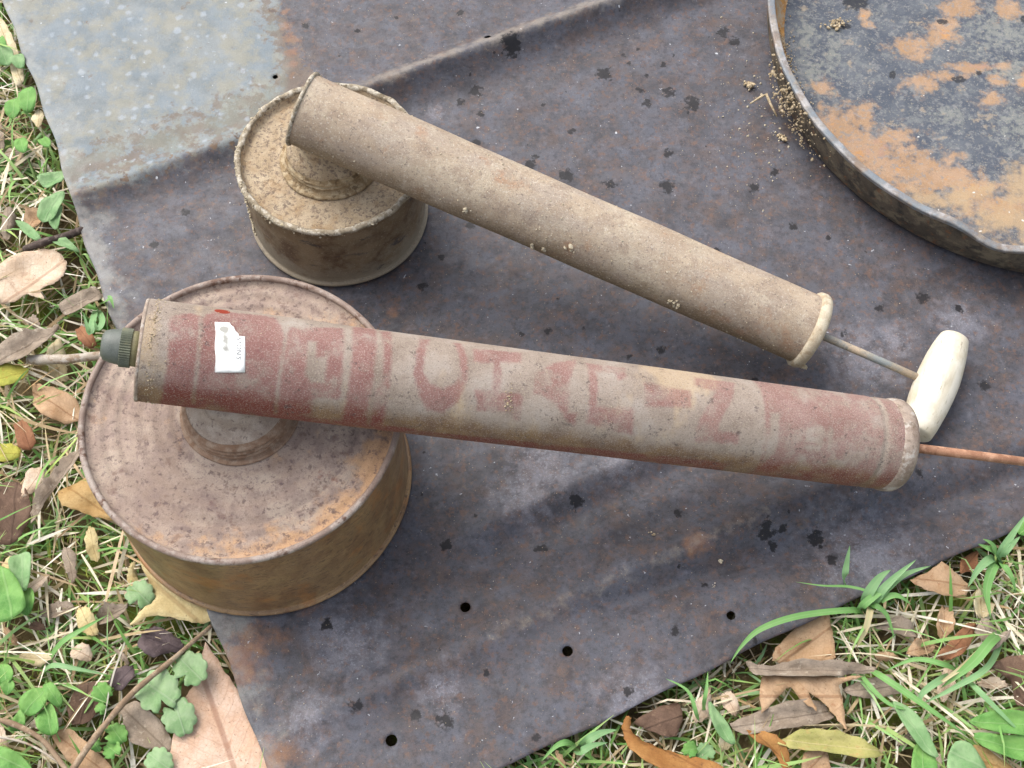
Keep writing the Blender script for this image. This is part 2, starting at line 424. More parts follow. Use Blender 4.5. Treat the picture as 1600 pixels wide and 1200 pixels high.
def crumbs(name, pts, sizes, mat, parent=None, seed=1):
    """small clods joined into one mesh; pts in cm"""
    rs = random.Random(seed)
    bm = bmesh.new(); bmesh.ops.create_icosphere(bm, subdivisions=1, radius=1)
    bv = [v.co.copy() for v in bm.verts]; bf = [[v.index for v in f.verts] for f in bm.faces]; bm.free()
    V = []; F = []
    for p, s in zip(pts, sizes):
        o = len(V); sx, sy, sz = [s * rs.uniform(.55, 1.3) for _ in range(3)]
        R = Matrix.Rotation(rs.uniform(0, 6.3), 3, Vector((rs.random(), rs.random(), rs.random() + .1)))
        for c in bv:
            k = rs.uniform(.7, 1.25); q = R @ Vector((c.x * sx * k, c.y * sy * k, c.z * sz * k)); V.append((Vector(p) + q) * CM)
        F += [[i + o for i in f] for f in bf]
    o = obj(name, mesh(name, V, F, smooth=False), mat, parent); o['kind'] = 'stuff'; return o

mud = layered('dry_mud', S(196, 178, 148), S(160, 140, 108), 400, [dict(c=S(222, 210, 186), scale=900, thr=.58, soft=.08)], rough=.95, bump=((1500, .6, .0006),), spec=.1)
pale_mud = layered('pale_mud', S(208, 198, 176), S(182, 168, 140), 500, rough=.95, spec=.1)

def tube_pos(x, off, z, tp):
    """point x cm along a barrel that slopes down by tp, in the sprayer's own axes"""
    return Vector((x * math.cos(tp), off, z - x * math.sin(tp)))
def on_tube(x, a, r, off, z, tp):
    up_ = r * math.cos(a); return (x * math.cos(tp) + up_ * math.sin(tp), off - r * math.sin(a), z - x * math.sin(tp) + up_ * math.cos(tp))
# ---------- large red sprayer
H1, R1, HN1, OFF1, LA1, LB1, TR1, TP1 = 7.805, 7.5, 4.027, .492, 3.477, 32.23, 2.252, .2465
sp1 = frame('hand_sprayer', (-12.622, 26.021, 0.0), .0159, 0.0,
            'large hand pump sprayer with faded red lettered barrel on a wide rusty can, white sticker', 'sprayer')
can_side1 = layered('brown_rusted_can_side', S(142, 113, 80), S(162, 130, 90), 40, [
    dict(c=S(126, 94, 64), scale=70, thr=.52, soft=.1, amt=.8, stretch=(1, 1, .5)),
    dict(c=S(150, 122, 84), scale=30, thr=.56, soft=.1, amt=.6),
    dict(c=S(80, 60, 46), scale=260, thr=.585, soft=.05, stretch=(1, 1, 4), amt=.75),
    dict(c=S(172, 116, 62), scale=45, thr=.6, soft=.08, amt=.6, off=9),
    dict(c=S(190, 168, 138), scale=700, thr=.66, soft=.04, amt=.5)], rough=(.38, .6), bump=((900, .25, .0004), (120, .2, .001)), spec=.45)
can_top1 = layered('dusty_rusted_lid', S(168, 150, 136), S(150, 131, 118), 50, [
    dict(c=S(180, 164, 148), scale=38, thr=.54, soft=.1, amt=.8),
    dict(c=S(140, 122, 114), scale=85, thr=.55, soft=.1, amt=.7),
    dict(c=S(196, 156, 116), scale=60, thr=.02, soft=.1, amt=.75, attr='rimrust', k=.35, nk=1.0, off=5) | dict(thr=.2),
    dict(c=S(124, 106, 102), scale=170, thr=.6, soft=.05, detail=8, amt=.6),
    dict(c=S(104, 90, 90), scale=520, thr=.6, soft=.05, detail=6, amt=.5),
    dict(c=S(100, 84, 82), scale=300, thr=.60, soft=.04, detail=6, amt=.7, off=19),
    dict(c=S(116, 92, 84), scale=120, thr=.62, soft=.05, detail=9, amt=.6, off=23),
    dict(c=S(126, 80, 72), scale=48, thr=.68, soft=.03, detail=7, amt=.6, off=7)], rough=.92, bump=((1800, .5, .0005), (260, .35, .0008)), spec=.15, grain=.22)
rim_metal1 = layered('rubbed_rim_metal', S(150, 132, 120), S(128, 108, 96), 90, [
    dict(c=S(172, 160, 150), scale=120, thr=.54, soft=.08, amt=.8), dict(c=S(104, 78, 64), scale=160, thr=.6, soft=.05)], rough=(.5, .75), bump=((900, .35, .0005),), spec=.4)
neck_rust = layered('brown_rusted_neck', S(146, 120, 100), S(130, 102, 82), 160, [
    dict(c=S(164, 146, 128), scale=200, thr=.53, soft=.1, amt=.6), dict(c=S(104, 76, 58), scale=240, thr=.6, soft=.08, amt=.6)], rough=.85, bump=((1200, .5, .0006),), spec=.2)
neck_dust = layered('dusty_neck_top', S(180, 166, 152), S(158, 142, 128), 160, [
    dict(c=S(120, 104, 96), scale=330, thr=.6, soft=.04, amt=.8)], rough=.92, bump=((1400, .6, .0006),), spec=.15)

def part_lathe(name, prof, mat, parent, n=128, wob=0.0, ws=.5, seed=0.0, loc=None):
    V, F = lathe(prof, n, wob, ws, seed); return obj(name, mesh(name, V, F), mat, parent, loc)

# can wall with rolled bottom seam
part_lathe('can_wall', [(0.01, .12), (R1 - .25, .12)] + arcprof(R1 - .12, .16, .14, -120, 110, 8) + [(R1 - .2, .32), (R1 - .14, .8), (R1 - .13, 3), (R1 - .12, 5.5), (R1 - .12, H1 - .5), (R1 - .12, H1 - .22)],
           can_side1, sp1, 160, .05, .25, 2)
lid_prof = [(R1 - .28, H1 - .14), (R1 - .42, H1 - .3), (R1 - .6, H1 - .33)]
r = R1 - .75
while r > 5.5:
    lid_prof.append((r, H1 - .30 + .05 * math.sin((R1 - r) * 9))); r -= .12
lid_prof += [(5.45, H1 - .26), (5.35, H1 - .27), (5.28, H1 - .20), (5.15, H1 - .185)]
while r > 3.0:
    if r < 5.1: lid_prof.append((r, H1 - .17 + .035 * math.sin((R1 - r) * 8) + (5.1 - r) * .045))
    r -= .14
lid_prof += [(2.95, H1 - .05), (2.6, H1), (2.2, H1 + .02)]
lid = part_lathe('can_lid', lid_prof, can_top1, sp1, 160, .03, .4, 5)
me = lid.data; co = np.empty(len(me.vertices) * 3); me.vertices.foreach_get('co', co); co = co.reshape(-1, 3) * 100
ang = np.arctan2(co[:, 1], co[:, 0]); rr = np.hypot(co[:, 0], co[:, 1])
fattr(me, 'rimrust', np.clip((rr - 5.0) / 2.2, 0, 1) * np.clip(.35 + .8 * np.cos(ang + .55), 0, 1))
part_lathe('lid_rim', arcprof(R1 - .13, H1 - .10, .16, -140, 200, 14), rim_metal1, sp1, 160, .05, .25, 2)
nk = part_lathe('neck', [(2.8, H1 - .08)] + arcprof(2.7, H1 + .06, .1, -60, 90, 5) + [(2.58, H1 + .18), (2.5, H1 + .28)] + arcprof(2.5, H1 + .42, .11, -80, 80, 5)
                + arcprof(2.47, H1 + .66, .11, -80, 80, 5) + arcprof(2.44, H1 + .90, .1, -80, 80, 5) + [(2.4, H1 + 1.05), (2.3, H1 + 1.16)], neck_rust, sp1, 96, .03, .8, 3)
part_lathe('neck_cap', [(2.32, H1 + 1.12), (2.2, H1 + 1.24), (1.95, H1 + 1.36), (1.6, H1 + 1.75), (1.5, H1 + 2.6), (.02, H1 + 2.7)], neck_dust, sp1, 64, .04, .8, 4)

# barrel with paint field
PAINT = [
 [(1.06, -0.2), (1.73, -0.39), (2.04, -0.35), (2.09, 0.11), (2.16, 0.82), (2.15, 2.5), (1.11, 2.5), (1.18, 1.25), (1.25, 0.63)],
 [(2.45, -0.35), (2.82, -0.61), (5.23, -0.75), (5.66, -0.13), (5.58, 0.62), (5.73, 2.5), (2.59, 2.5), (2.54, 0.56)],
 [(6.12, -0.38), (8.21, -0.62), (8.22, -0.16), (8.29, 0.46), (8.33, 0.91), (7.16, 0.96), (7.28, 1.52), (6.06, 1.69), (5.97, 0.59), (6.04, -0.15)],
 [(8.87, -0.8), (9.68, -1.05), (9.63, 0.38), (9.71, 2.5), (8.88, 2.5), (8.87, 0.66)],
 [(10.05, -0.8), (10.46, -0.91), (10.46, 0.33), (10.58, 2.5), (10.07, 2.5), (9.99, 0.71), (10.21, 0.58)],
 [(11.78, -0.63), (12.18, -0.69), (11.91, -0.12), (11.89, 0.22), (12.26, 0.44), (12.82, 0.51), (13.38, 0.4), (13.61, 0.17), (13.54, -0.24), (13.33, -0.68), (13.63, -0.73), (13.86, -0.11), (13.84, 0.28), (13.59, 0.7), (13.04, 0.96), (12.35, 0.97), (11.85, 0.65), (11.53, 0.29), (11.58, -0.19)],
 [(14.24, -0.53), (16.47, -0.66), (16.31, -0.3), (15.38, -0.24), (15.42, 0.45), (16.45, 0.39), (16.49, 0.94), (16.26, 0.92), (16.14, 0.77), (14.57, 0.84), (14.33, 0.46), (15.09, 0.44), (15.08, -0.2), (14.19, -0.17)],
 [(17.02, -0.04), (17.92, -0.4), (19.05, -0.66), (18.59, -0.01), (18.61, 0.66), (19.06, 0.66), (19.05, 0.89), (18.81, 0.85), (18.04, 0.5), (17.33, 0.34), (17.0, 0.36)],
 [(19.52, -0.56), (21.39, -0.58), (21.34, -0.29), (20.96, -0.17), (20.79, -0.39), (19.95, -0.32), (19.9, 0.47), (21.67, 0.42), (21.84, 0.95), (19.64, 0.81), (19.56, -0.04)],
 [(22.24, -0.19), (24.47, -0.13), (24.44, 0.22), (22.28, 0.32)],
 [(24.9, -0.58), (26.86, -0.59), (26.49, -0.06), (25.84, 0.47), (25.92, 0.67), (26.92, 0.64), (26.98, 0.85), (24.88, 0.94), (24.91, 0.52), (25.32, 0.15), (25.75, -0.22), (24.77, -0.32)],
 [(28.1, -1.0), (34.3, -1.05), (34.35, 0.06), (34.3, 1.0), (34.2, 2.5), (28.4, 2.5), (28.5, 1.45), (28.22, 0.54)],
 [(34.75, -1.05), (35.7, -1.05), (35.7, 2.4), (34.7, 2.4), (34.73, 1.0), (34.7, 0.2)],
 [(11.4, 1.62), (27, 1.42), (27, 2.4), (11.4, 2.5)],
 [(1.1, 1.7), (12, 1.6), (12, 2.5), (1.1, 2.5)]]
BARE = [[(6.82, -0.12), (7.18, -0.14), (7.24, 0.19), (7.7, 0.16), (7.71, 0.68), (7.17, 0.69), (6.83, 0.59)],
        [(28.46, 0.13), (28.89, 0.1), (28.94, 0.87), (28.56, 1.37), (28.45, 0.53)],
        # worn beige lettering near the pump end
        [(30.3, .95), (30.5, .95), (30.5, 1.35), (30.3, 1.35)], [(30.5, 1.2), (31.1, 1.2), (31.1, 1.35), (30.5, 1.35)],
        [(30.3, .32), (31.2, .32), (31.2, .43), (30.5, .43), (30.5, .53), (31.2, .53), (31.2, .8), (30.3, .8), (30.3, .69), (31.0, .69), (31.0, .64), (30.3, .64)],
        [(31.5, .28), (31.68, .28), (31.68, .78), (31.5, .78)], [(31.7, .95), (32.7, .95), (32.7, 1.15), (31.7, 1.15)]]
ns_, na_ = 440, 200
sv = np.linspace(0, LA1 + LB1, ns_); av = np.linspace(-math.pi, math.pi, na_, endpoint=False)
SS, AA = np.meshgrid(sv, av, indexing='ij')
rad = TR1 * (1 + .002 * np.sin(SS * .7 + AA * 2) + .002 * np.sin(SS * .31 - AA))
# rolled grooves by the pump end
rad = rad - .05 * np.exp(-((SS - 34.5) / .13) ** 2)
Vt = np.stack([SS, -rad * np.sin(AA), rad * np.cos(AA)], -1).reshape(-1, 3) * CM
I, J = np.meshgrid(np.arange(ns_ - 1), np.arange(na_), indexing='ij'); J2 = (J + 1) % na_
Ft = np.stack([I * na_ + J, (I + 1) * na_ + J, (I + 1) * na_ + J2, I * na_ + J2], -1).reshape(-1, 4)
me = fast_mesh('barrel', Vt, Ft)
sx = SS.ravel(); sa = AA.ravel()
pf = np.full(sx.shape, -9.0)
for p in PAINT: pf = np.maximum(pf, polydist(sx, sa * TR1, [(a, b * TR1) for a, b in p]) + (.13 if p[0][0] < 9 else .03))
for p in BARE: pf = np.minimum(pf, -polydist(sx, sa * TR1, [(a, b * TR1) for a, b in p]))
fattr(me, 'paint', np.clip(pf / .25, -1, 1))
fattr(me, 'under', np.clip((np.abs(sa + .28) - .85) / .9, 0, 1))          # the underside never caught the dust
fattr(me, 'fresh', np.clip(1 - np.hypot((sx - 3.07) / .36, (sa + .70) * TR1 / .26), -1, 1))
fattr(me, 'along', sx / 35.7)
def barrel_material():
    t = NT('dusty_red_printed_barrel')
    dust = t.ramp(t.noise(55, 7, .65), [(.3, S(148, 132, 118)), (.5, S(172, 157, 143)), (.72, S(188, 177, 166))])
    dust = t.mix(t.math('MULTIPLY', t.step(t.noise(28, 5, .6, (1, .5, .5), off=2), .53, .64), .6), dust, S(212, 186, 150))
    rust = t.mix(t.step(t.noise(120, 6, .65), .4, .62), S(128, 94, 68), S(152, 118, 80))
    under = t.step(t.math('ADD', t.attr('under'), t.math('MULTIPLY', t.math('SUBTRACT', t.noise(70, 6, .7), .5), .9)), .42, .9)
    c = t.mix(t.math('MULTIPLY', under, .85), dust, rust)
    red = t.ramp(t.noise(60, 6, .65, off=6), [(.3, S(136, 82, 80)), (.5, S(154, 104, 100)), (.72, S(170, 128, 120))])
    red = t.mix(under, red, S(136, 62, 58))
    pm = t.step(t.math('ADD', t.attr('paint'), t.math('MULTIPLY', t.math('SUBTRACT', t.noise(380, 7, .75), .5), 1.6)), -.48, .5)
    wear = t.step(t.math('ADD', t.noise(75, 7, .7, off=11), t.math('MULTIPLY', t.attr('along'), .07)), .5, .68)
    pm = t.math('MULTIPLY', pm, t.math('SUBTRACT', 1.0, t.math('MULTIPLY', wear, .8)))
    fade = t.n('ShaderNodeMapRange'); t.l(t.attr('along'), fade.inputs[0]); fade.inputs[3].default_value = .86; fade.inputs[4].default_value = .6
    pm = t.math('MULTIPLY', pm, fade.outputs[0])
    c = t.mix(pm, c, red)
    # dark scuffs gathered in specks, dust film, grit
    sp = t.math('MULTIPLY', t.step(t.noise(480, 5, .7, off=3), .53, .6), t.step(t.noise(150, 4, .6, off=13), .54, .62))
    c = t.mix(t.math('MULTIPLY', sp, .7), c, S(92, 80, 78))
    c = t.mix(t.math('MULTIPLY', t.step(t.noise(1700, 3, .7, off=5), .5, .64), .5), c, S(204, 190, 176))
    c = t.mix(t.math('MULTIPLY', t.step(t.noise(1300, 3, .7, off=15), .55, .66), .5), c, S(112, 92, 84))
    c = t.mix(t.step(t.attr('fresh'), 0, .12), c, S(158, 66, 48))
    nrm = t.bump(t.noise(1800, 4, .75), .9, .0008); nrm = t.bump(t.noise(300, 5, .6), .3, .0006, nrm)
    return t.done(c, .88, nrm, spec=.18)
bar = obj('barrel', me, barrel_material(), sp1, tube_pos(-LA1, OFF1, H1 + HN1, TP1) * CM); bar.rotation_euler = (0, TP1, 0)

AXIS = Matrix.Rotation(math.pi / 2, 4, 'Y')     # lathe Z -> local X
def part_lathe_x(name, prof, mat, parent, loc, n=96, wob=0.0, seed=0.0):
    V, F = lathe(prof, n, wob, .6, seed)
    V = [(v[2], v[1], -v[0]) for v in V]
    tp = TP1 if parent is sp1 else TP2
    o = obj(name, mesh(name, V, F), mat, parent, tube_pos(loc[0], loc[1], loc[2], tp) * CM); o.rotation_euler = (0, tp, 0); return o
flange = layered('dirty_flange_metal', S(170, 154, 140), S(140, 122, 108), 120, [dict(c=S(196, 188, 178), scale=120, thr=.57, soft=.06, amt=.8), dict(c=S(112, 96, 78), scale=260, thr=.6, soft=.05, amt=.7)],
                 rough=.8, bump=((1300, .6, .0006),), spec=.25)
tz1 = H1 + HN1
part_lathe_x('front_plate', [(.02, -.03), (2.1, -.03)] + arcprof(2.17, .06, .1, -110, 110, 6) + [(2.13, .3)], flange, sp1, (-LA1 - .12, OFF1, tz1), 96, .05, 1)
part_lathe_x('end_cap', [(2.08, -.25), (2.24, -.18), (2.29, -.02), (2.33, .18), (2.31, .48), (2.2, .68), (1.9, .82), (1.2, .92), (.45, .97), (.02, .98)], flange, sp1, (LB1 - .1, OFF1, tz1), 96, .03, 2)
brass = layered('tarnished_nozzle_brass', S(106, 112, 94), S(90, 94, 80), 120, [dict(c=S(146, 138, 100), scale=90, thr=.58, soft=.08, amt=.6)], rough=.5, bump=((1500, .3, .0003),), metal=.3, spec=.5)
knob = layered('grey_green_knob', S(104, 109, 102), S(90, 95, 89), 140, rough=.5, bump=((1500, .2, .0003),), spec=.45)
oliv = layered('olive_thread_metal', S(134, 130, 96), S(112, 106, 78), 200, rough=.6, bump=((1500, .3, .0003),), spec=.4)
NX = -LA1 - .2
nz_part = part_lathe_x('nozzle', [(.65, 0), (.78, -.03), (.78, -.36), (.7, -.4)], oliv, sp1, (NX, OFF1, tz1), 48)
kp = []
V, F = [], []
nk_ = 96
for i in range(nk_):
    a = 2 * math.pi * i / nk_; k = 1 + (.05 if i % 2 else 0)
    for (rr_, h_) in [(.7, -.3), (.82 * k, -.32), (.82 * k, -.78), (.76, -.8)]:
        V.append((h_ * CM, rr_ * math.sin(a) * CM, rr_ * math.cos(a) * CM))
for i in range(nk_):
    j = (i + 1) % nk_
    for k in range(3): F.append((i * 4 + k, j * 4 + k, j * 4 + k + 1, i * 4 + k + 1))
obj('knurled_ring', mesh('knurled_ring', V, F, smooth=False), brass, nz_part)
V, F = lathe([(.79, .78), (.78, .88), (.73, 1.2), (.64, 1.46), (.48, 1.58), (.16, 1.61), (.12, 1.4), (.01, 1.4)], 48)
obj('nozzle_tip', mesh('nozzle_tip', [(-v[2], v[1], v[0]) for v in V], F), knob, nz_part)
copper = layered('rusty_orange_rod', S(170, 126, 98), S(150, 106, 80), 200, [dict(c=S(204, 160, 130), scale=160, thr=.57, soft=.08, amt=.7), dict(c=S(120, 78, 58), scale=300, thr=.62, soft=.05, amt=.7)], rough=.6, bump=((1200, .4, .0005),), spec=.35)
obj('pump_rod', tube_mesh([(0, 0, 0), (6, .02, 0), (10.6, 0, 0)], [.235, .235, .235], 20), copper, sp1, tube_pos(LB1 + .6, OFF1, tz1, TP1) * CM).rotation_euler = (0, TP1, 0)
wood = layered('bleached_white_wood', S(222, 214, 194), S(208, 198, 174), 60, [
    dict(c=S(232, 227, 212), scale=50, thr=.54, soft=.1, amt=.7), dict(c=S(158, 142, 114), scale=110, thr=.6, soft=.08, amt=.55, detail=8, stretch=(1, .3, 1)), dict(c=S(120, 104, 84), scale=700, thr=.64, soft=.04, amt=.5, stretch=(1, .15, 1)),
    dict(c=S(206, 196, 172), scale=140, thr=.6, soft=.06, amt=.5, stretch=(1, .12, 1)), dict(c=S(186, 176, 152), scale=380, thr=.66, soft=.04, amt=.5)],
    rough=.75, bump=((500, .3, .0004),), spec=.25, grain=.05)
def wood_handle(parent, loc, tp, rz, L=6.4, R=1.2, r0=.86):
    prof = [(.02, -L / 2), (r0 * .82, -L / 2)]
    for i in range(15):
        t_ = i / 14; prof.append((r0 + (R - r0) * math.sin(math.pi * t_) ** .8, -L / 2 + .08 + t_ * (L - .16)))
    prof += [(r0 * .82, L / 2), (.02, L / 2)]
    V, F = lathe(prof, 48, .03, .8, 3)
    V = [(v[0], v[2], v[1]) for v in V]; F = [f[::-1] for f in F]
    o = obj('handle', mesh('handle', V, F), wood, parent, tube_pos(*loc, tp) * CM); o.rotation_euler = (0, tp, rz); return o
wood_handle(sp1, (LB1 + 11.3, OFF1, tz1), TP1, .1)

# price sticker, bent to the barrel
ST = [(2.82, -.27), (3.44, -.31), (3.50, -.25), (3.63, -.21), (3.72, -.12), (3.84, -.08), (3.89, -.02), (4.14, -.03), (4.24, .31), (4.33, .66), (3.70, .70), (3.09, .73), (2.95, .23)]
def wrap(s, a, lift): 
    R = TR1 + lift
    return Vector((s, -R * math.sin(a), R * math.cos(a)))
def fill_outline(pts, step):
    """triangulated interior of an outline -> verts2d, faces"""
    pts = [Vector((float(p[0]), float(p[1]))) for p in pts]; n = len(pts)
    xs = [p.x for p in pts]; ys = [p.y for p in pts]
    gx, gy = np.meshgrid(np.arange(min(xs), max(xs), step), np.arange(min(ys), max(ys), step), indexing='ij')
    gx = gx.ravel() + rng.uniform(-.2, .2, gx.size) * step; gy = gy.ravel() + rng.uniform(-.2, .2, gy.size) * step
    ok = polydist(gx, gy, [(p.x, p.y) for p in pts]) > step * .45
    allp = pts + [Vector((a, b)) for a, b in zip(gx[ok], gy[ok])]
    v, e, f, *_ = delaunay_2d_cdt(allp, [(i, (i + 1) % n) for i in range(n)], [], 1, 1e-6)
    return v, f
paper = layered('white_paper', S(250, 250, 246, .84), S(246, 246, 242, .84), 50, [
    dict(c=S(150, 148, 138), attr='smudge', k=.7, scale=300, nk=.7, thr=.16, soft=.14, amt=.85)], rough=.7, bump=((900, .1, .0002),), spec=.2, grain=.02)
v2, f2 = fill_outline([(a, b * TR1) for a, b in ST], .12)
me = mesh('sticker', [wrap(p.x, p.y / TR1, .032) * CM for p in v2], f2)
sm_ = []
for p in v2:
    q = 0
    for (cx, cy, rx, ry) in [(3.24, -.28, .27, .2), (3.34, .2, .2, .42), (3.45, .62, .22, .2)]:
        q = max(q, (1 - math.hypot((p.x - cx) / rx, (p.y - cy) / ry)) * (1.0 if cy < 0 else .55))
    sm_.append(q)
fattr(me, 'smudge', sm_)
stk = obj('price_sticker', me, paper, sp1, bar.location); stk.rotation_euler = (0, TP1, 0)
so = stk.modifiers.new('thick', 'SOLIDIFY'); so.thickness = .00015; so.offset = 0
ink = layered('grey_ink', S(84, 88, 92), S(110, 112, 112), 400, rough=.7, grain=0, bump=())
cu = bpy.data.curves.new('txt', 'FONT'); cu.body = "STON'S"; cu.size = 1; cu.resolution_u = 3
to = bpy.data.objects.new('txt', cu); col.objects.link(to)
tm = bpy.data.meshes.new_from_object(to.evaluated_get(bpy.context.evaluated_depsgraph_get()))
bpy.data.objects.remove(to)
co = np.empty(len(tm.vertices) * 3); tm.vertices.foreach_get('co', co); co = co.reshape(-1, 3)
xr = co[:, 0].max() - co[:, 0].min()
bm = bmesh.new(); bm.from_mesh(tm); bmesh.ops.subdivide_edges(bm, edges=bm.edges[:], cuts=1)
for vtx in bm.verts:
    # text runs down the barrel's side, tops of the letters toward the pump end
    a = .01 + (vtx.co.x / xr) * .42; s = 3.80 + .11 * a / .44 + (vtx.co.y / .72) * .2
    vtx.co = wrap(s, a, .042) * CM
bm.to_mesh(tm); bm.free(); tm.name = 'lettering'
obj('lettering', tm, ink, stk)

# ---------- small dusty sprayer
H2, R2, HN2, OFF2, LA2, LB2, LH2, TR2, TP2 = 5.287, 5.106, 4.072, -.582, .716, 28.143, 35.6, 1.899, .2328
sp2 = frame('hand_sprayer', (-10.26, 42.838, 0.0), -.3048, 0.0,
            'smaller hand pump sprayer caked in tan dust, plain barrel, white wooden handle', 'sprayer')
small_side = layered('dark_brown_can_side', S(126, 106, 82), S(142, 124, 100), 50, [
    dict(c=S(92, 70, 52), scale=60, thr=.52, soft=.1, amt=.8), dict(c=S(142, 128, 106), scale=90, thr=.56, soft=.1, amt=.6),
    dict(c=S(150, 140, 122), attr='low', k=.5, scale=110, nk=1.0, thr=.28, soft=.15, amt=.8),
    dict(c=S(60, 62, 70), scale=60, thr=.63, soft=.05, stretch=(1, 1, 2.4), amt=.7), dict(c=S(180, 168, 146), scale=900, thr=.62, soft=.05, amt=.5)],
    rough=(.5, .8), bump=((1200, .4, .0005),), spec=.3)
small_lid = layered('tan_dusted_lid', S(188, 170, 144), S(176, 156, 128), 90, [
    dict(c=S(200, 184, 158), scale=120, thr=.55, soft=.1, amt=.6), dict(c=S(148, 130, 112), scale=420, thr=.565, soft=.05, amt=.6),
    dict(c=S(112, 98, 92), scale=520, thr=.565, soft=.05, amt=.7), dict(c=S(164, 134, 98), scale=70, thr=.6, soft=.08, amt=.5)],
    rough=.95, bump=((1500, .8, .0008), (400, .6, .001)), spec=.08)
crust = layered('pale_crusted_rim', S(176, 164, 144), S(140, 128, 108), 200, [dict(c=S(208, 200, 184), scale=240, thr=.54, soft=.06, amt=.9), dict(c=S(104, 92, 76), scale=300, thr=.62, soft=.05)],
                rough=.95, bump=((900, .9, .001),), spec=.1)
tan_neck = layered('tan_dusted_neck', S(176, 156, 124), S(146, 124, 94), 160, [dict(c=S(198, 182, 152), scale=260, thr=.54, soft=.08, amt=.7), dict(c=S(98, 78, 58), scale=300, thr=.58, soft=.06, amt=.7)], rough=.95, bump=((900, .8, .0009),), spec=.08)
wall2 = part_lathe('can_wall', [(.01, .1), (R2 - .2, .1)] + arcprof(R2 - .1, .14, .13, -120, 110, 7) + [(R2 - .17, .3), (R2 - .11, .7), (R2 - .11, 3), (R2 - .1, H2 - .2)], small_side, sp2, 128, .05, .35, 4)
co = np.empty(len(wall2.data.vertices) * 3); wall2.data.vertices.foreach_get('co', co); co = co.reshape(-1, 3) * 100
an = np.arctan2(co[:, 1], co[:, 0])
fattr(wall2.data, 'low', np.clip(1.2 - co[:, 2] / 2.0, 0, 1) + np.clip(-np.cos(an + .2), 0, 1) * .6)
lp = [(R2 - .26, H2 - .1), (R2 - .36, H2 - .36), (R2 - .5, H2 - .42)]
for i in range(14): lp.append((R2 - .6 - i * .15, H2 - .41 + .015 * math.sin(i * 1.3)))
lp += [(2.62, H2 - .38), (2.4, H2 - .3), (2, H2 - .28)]
part_lathe('can_lid', lp, small_lid, sp2, 128, .06, .9, 6)
part_lathe('lid_rim', arcprof(R2 - .12, H2 - .08, .17, -140, 200, 12), crust, sp2, 160, .09, 1.6, 7)
part_lathe('neck', [(2.75, H2 - .42)] + arcprof(2.62, H2 - .3, .13, -60, 100, 5) + [(2.42, H2 - .12), (2.34, H2 + .02)] + arcprof(2.32, H2 + .16, .1, -80, 80, 4) + arcprof(2.3, H2 + .42, .1, -80, 80, 4)
           + [(2.27, H2 + .62), (2.22, H2 + .76)], tan_neck, sp2, 96, .06, 1.2, 8)
part_lathe('neck_cap', [(2.26, H2 + .7), (2.22, H2 + .9), (2.05, H2 + 1.15), (1.75, H2 + 1.6), (1.6, H2 + 2.2), (1.5, H2 + 3.0), (.02, H2 + 3.1)], small_lid, sp2, 64, .08, 1.2, 9)
tz2 = H2 + HN2
tan_barrel = layered('tan_dust_barrel', S(190, 172, 150), S(172, 153, 132), 45, [
    dict(c=S(178, 164, 150), scale=60, thr=.53, soft=.1, amt=.7, stretch=(.5, 1, 1)), dict(c=S(200, 186, 164), scale=38, thr=.55, soft=.1, amt=.7),
    dict(c=S(158, 140, 124), scale=80, thr=.57, soft=.08, amt=.7), dict(c=S(176, 138, 110), scale=52, thr=.62, soft=.06, amt=.6),
    dict(c=S(146, 128, 104), attr='under', k=.7, scale=90, nk=1.0, thr=.42, soft=.2, amt=.75),
    dict(c=S(120, 108, 100), scale=700, thr=.61, soft=.04, amt=.65), dict(c=S(216, 206, 190), scale=900, thr=.6, soft=.05, amt=.55)],
    rough=.94, bump=((2000, .7, .0006), (380, .4, .0007)), spec=.1)
ns_, na_ = 240, 96
sv = np.linspace(0, LA2 + LB2, ns_); av = np.linspace(-math.pi, math.pi, na_, endpoint=False)
SS, AA = np.meshgrid(sv, av, indexing='ij')
rad = TR2 * (1 + .008 * np.sin(SS * .5 + AA * 2) + .006 * np.sin(SS * .9 - AA * 3)) - .09 * np.exp(-((SS - 13.5) / 1.3) ** 2 - ((AA - .9) / .35) ** 2) - .07 * np.exp(-((SS - 22) / 1.0) ** 2 - ((AA + .3) / .3) ** 2)
Vt = np.stack([SS, -rad * np.sin(AA), rad * np.cos(AA)], -1).reshape(-1, 3) * CM
I, J = np.meshgrid(np.arange(ns_ - 1), np.arange(na_), indexing='ij'); J2 = (J + 1) % na_
me = fast_mesh('barrel', Vt, np.stack([I * na_ + J, (I + 1) * na_ + J, (I + 1) * na_ + J2, I * na_ + J2], -1).reshape(-1, 4))
fattr(me, 'under', np.clip((np.abs(AA.ravel() - .1) - .6) / 1.2, 0, 1))
obj('barrel', me, tan_barrel, sp2, tube_pos(-LA2, OFF2, tz2, TP2) * CM).rotation_euler = (0, TP2, 0)
part_lathe_x('front_plate', [(.02, -.05), (1.8, -.05)] + arcprof(1.91, .06, .11, -110, 110, 6) + [(1.88, .24)], crust, sp2, (-LA2 - .1, OFF2, tz2), 96, .06, 3)
beige_cap = layered('beige_end_cap', S(204, 194, 172), S(184, 170, 146), 120, [dict(c=S(160, 140, 112), scale=160, thr=.58, soft=.06, amt=.7)], rough=.85, bump=((900, .5, .0006),), spec=.2)
part_lathe_x('end_cap', [(1.84, -.35), (2.0, -.32), (2.1, -.2), (2.12, .05), (2.04, .24), (1.8, .34), (1.6, .3), (1.5, .2), (.02, .2)], beige_cap, sp2, (LB2, OFF2, tz2), 96, .05, 4)
steel = layered('worn_grey_rod', S(150, 158, 158), S(170, 160, 142), 60, [dict(c=S(196, 176, 150), scale=50, thr=.54, soft=.06), dict(c=S(120, 124, 124), scale=300, thr=.6, soft=.05, amt=.6)], rough=.5, bump=((900, .3, .0004),), spec=.4)
